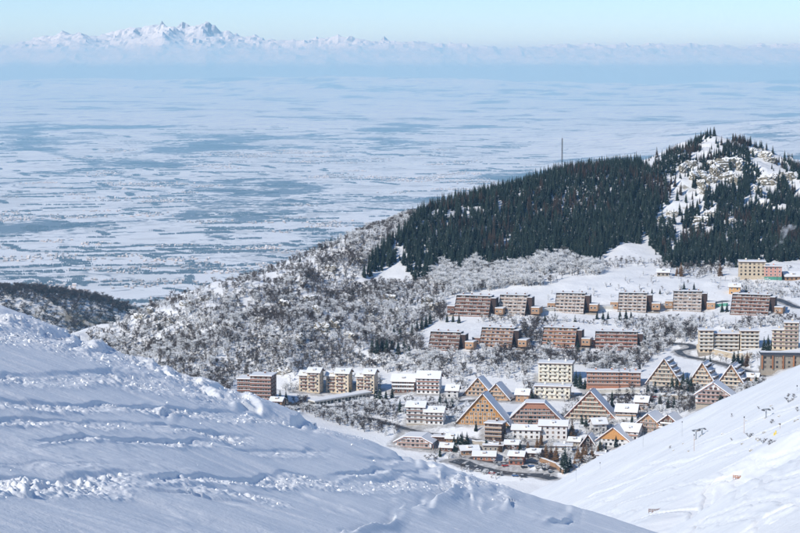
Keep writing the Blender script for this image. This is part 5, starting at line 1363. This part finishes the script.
# ------------------------------------------------------------------ smoke drifting up before the forest
def smoke():
    m, nt = new_mat('smoke'); o = N(nt, 'ShaderNodeOutputMaterial'); v = N(nt, 'ShaderNodeVolumePrincipled')
    v.inputs['Color'].default_value = (.96, .97, .98, 1)
    nz = noise_node(nt, N(nt, 'ShaderNodeNewGeometry').outputs['Position'], 0.28, 4, 0.6)
    nt.links.new(maprange(nt, nz.outputs[0], 0.40, 0.66, 0.0, 0.16), v.inputs['Density']); nt.links.new(v.outputs[0], o.inputs['Volume'])
    p0 = at(772, 250, 1930); p1 = at(795, 223, 1940)
    V, F = [], []; n, mseg = 14, 22
    for i in range(mseg):
        f = i / (mseg - 1); c = p0 + (p1 - p0) * f; c = c + np.array([2.2 * math.sin(f * 7), 0, 1.6 * math.sin(f * 11)])
        rr = (0.8 + 4.6 * f ** .9) * math.sin(min(1, (1 - f) * 5 + .12) * 1.57)
        for k in range(n):
            a = k / n * 6.283; q = rr * (1 + .45 * float(fbm(np.array([i * .45]), np.array([math.cos(a) * 1.3 + math.sin(a) * 2 + 7]), 2, 400)[0]))
            V.append(c + np.array([.77 * math.cos(a), .0, .64 * math.cos(a)]) * q * .8 * np.array([1, 1, -1]) + np.array([0, math.sin(a) * q * .8, 0]))
    for i in range(mseg - 1):
        for k in range(n): F.append((i * n + k, i * n + (k + 1) % n, (i + 1) * n + (k + 1) % n, (i + 1) * n + k))
    F += [tuple(range(n - 1, -1, -1)), tuple((mseg - 1) * n + k for k in range(n))]
    tag(link('smoke', mesh_np('smoke', V, F, m, True)), 'pale wisp of smoke drifting in front of the dark forest', None, None, 'stuff')
smoke()

# ------------------------------------------------------------------ woods and villages out on the plain
def grove_proto(seed):
    random.seed(seed); V, F = [], []
    for i in range(46):
        x = random.gauss(0, .26); y = random.gauss(0, .20); r = random.uniform(.035, .06); h = random.uniform(.08, .125)
        b = len(V); V.extend([(x + r * math.cos(a), y + r * math.sin(a), -.01) for a in (0, 1.57, 3.14, 4.71)]); V.extend([(x + r * .9 * math.cos(a), y + r * .9 * math.sin(a), h * .65) for a in (.4, 1.97, 3.54, 5.1)]); V.append((x, y, h))
        for k in range(4): F.append((b + k, b + (k + 1) % 4, b + 4 + (k + 1) % 4, b + 4 + k)); F.append((b + 4 + k, b + 4 + (k + 1) % 4, b + 8))
    return bpy.data.objects.new('grove', mesh_np('grove', V, F, M['far_trees'], False))
def hamlet_proto(seed):
    random.seed(seed); V, F, I = [], [], []
    for i in range(16):
        x = random.gauss(0, .3); y = random.gauss(0, .24); a = random.uniform(.025, .05); c = random.uniform(.018, .026); h = random.uniform(.018, .034); th = random.random() * 3.14
        def P(u, v, z): return (x + u * math.cos(th) - v * math.sin(th), y + u * math.sin(th) + v * math.cos(th), z)
        b = len(V); V.extend([P(sx * a, sy * c, z) for z in (-.01, h) for sx, sy in ((-1, -1), (1, -1), (1, 1), (-1, 1))]); V.extend([P(-a, 0, h * 1.6), P(a, 0, h * 1.6)])
        F.extend([(b, b + 1, b + 5, b + 4), (b + 1, b + 2, b + 6, b + 5), (b + 2, b + 3, b + 7, b + 6), (b + 3, b, b + 4, b + 7), (b + 4, b + 5, b + 9, b + 8), (b + 6, b + 7, b + 8, b + 9), (b + 5, b + 6, b + 9), (b + 7, b + 4, b + 8)]); I.extend([0, 0, 0, 0, 1, 1, 0, 0])
    return bpy.data.objects.new('hamlet', mesh_np('hamlet', V, F, [M['far_wall'], M['far_roof']], False, I))
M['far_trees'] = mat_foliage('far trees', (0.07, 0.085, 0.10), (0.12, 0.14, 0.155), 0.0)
C('far_roof', (0.62, 0.61, 0.60), var=.15); C('far_wall', (0.36, 0.28, 0.22), var=.3)
def far_mass(name, label, protos, x, y, size, flat=1.0):
    zi = PLAIN + 10 * fbm(x / 3000, y / 3000, 3, 61)
    me = bpy.data.meshes.new(name); P = np.stack([x, y, zi - 1], -1).astype(np.float32); n = len(P)
    me.vertices.add(n); me.vertices.foreach_set('co', P.ravel())
    a = me.attributes.new('pick', 'INT', 'POINT'); a.data.foreach_set('value', RNG.integers(0, len(protos), n).astype(np.int32))
    S = np.stack([size, size, np.full(n, 1.0) * flat], -1).astype(np.float32); a = me.attributes.new('size', 'FLOAT_VECTOR', 'POINT'); a.data.foreach_set('vector', S.ravel())
    Rt = np.zeros((n, 3), np.float32); Rt[:, 2] = RNG.normal(0, .35, n); a = me.attributes.new('turn', 'FLOAT_VECTOR', 'POINT'); a.data.foreach_set('vector', Rt.ravel())
    instance_mass(name, label, me, protos)
groves = [grove_proto(500 + i) for i in range(5)]; hamlets = [hamlet_proto(520 + i) for i in range(5)]
# woods stand where the plain's own wood mask says so, plus hedgerows along field edges
gy_ = np.sqrt(RNG.uniform(9500.0 ** 2, 52000.0 ** 2, 150000)); gx_ = RNG.uniform(-.215, .20, 150000) * gy_
w_ = wood_mask(gx_, gy_) + .05 * fbm(gx_ / 420, gy_ / 420, 3, 531)
kp = (w_ > np.interp(gy_, [10000, 25000, 50000], [.17, .20, .30])) & (RNG.random(len(w_)) < .30)
far_mass('plain_woods', 'blue grey woods and river thickets scattered over the plain', groves, gx_[kp], gy_[kp], RNG.uniform(90, 190, kp.sum()), 130.0)
hx, hy, hs_ = [], [], []
for i in range(900):
    y = math.exp(random.uniform(math.log(9500), math.log(45000))); x = random.uniform(-.21, .15) * y; a = random.choice((.35, -1.2, .1)) + random.gauss(0, .2); n = random.randint(2, 9)
    for j in range(n): hx.append(x + math.cos(a) * j * 70 + random.gauss(0, 8)); hy.append(y + math.sin(a) * j * 70 + random.gauss(0, 8)); hs_.append(random.uniform(45, 85))
far_mass('plain_hedges', 'dark rows of trees along the fields of the plain', groves, np.array(hx), np.array(hy), np.array(hs_), 110.0)
tx_, ty_, ts_ = [], [], []
for i in range(230):
    y = math.exp(random.uniform(math.log(9800), math.log(34000))); x = random.uniform(-.21, .15) * y; n = random.choice((1, 1, 1, 2, 3, 5, 12))
    for j in range(n): tx_.append(x + random.gauss(0, 60 * n ** .7)); ty_.append(y + random.gauss(0, 60 * n ** .7)); ts_.append(random.uniform(200, 320))
tx_, ty_, ts_ = [np.array(q) for q in (tx_, ty_, ts_)]; kp = wood_mask(tx_, ty_) < .03; tx_, ty_, ts_ = tx_[kp], ty_[kp], ts_[kp]
far_mass('plain_villages', 'villages and farms scattered over the plain', hamlets, np.array(tx_), np.array(ty_), np.array(ts_), 300.0)

# ------------------------------------------------------------------ slid snow lumps lying on the near slope
def fg_z(x, y):
    i = np.clip(np.searchsorted(FD, y), 1, len(FD) - 1); j = np.clip(np.round((x / y - FU[0]) / (FU[1] - FU[0])).astype(int), 0, len(FU) - 1)
    return fz[i, j], deb[i, j]
bm = bmesh.new(); bmesh.ops.create_icosphere(bm, subdivisions=1, radius=1.0); ico_v = np.array([v.co[:] for v in bm.verts]); ico_f = np.array([[v.index for v in f.verts] for f in bm.faces]); bm.free()
ly = np.exp(RNG.uniform(math.log(26), math.log(125), 90000)); lx = RNG.uniform(-.2, .16, 90000) * ly
lz, ld = fg_z(lx, ly)
kp = RNG.random(90000) < np.where(ld > .04, ld * .8, .0004)
lx, ly, lz = lx[kp], ly[kp], lz[kp]; nl = len(lx)
sz = (.015 + .045 * RNG.random(nl) ** 3) * np.clip(ly / 60, .6, 1.3)
V = ico_v[None] * RNG.uniform(.65, 1.25, (nl, len(ico_v), 1)) * sz[:, None, None] * RNG.uniform(.7, 1.3, (nl, 1, 3)) + np.stack([lx, ly, lz + sz * .35], -1)[:, None]
F = (ico_f[None] + (np.arange(nl) * len(ico_v))[:, None, None]).reshape(-1, 3)
tag(link('snow_lumps', mesh_np('snow_lumps', V.reshape(-1, 3), F, M['near_snow'], False)), 'scattered lumps of slid snow on the near slope', None, None, 'stuff')
print('COUNTS forest', len(fx_), 'bare', len(bx), 'lumps', nl, 'groves', len(hx))
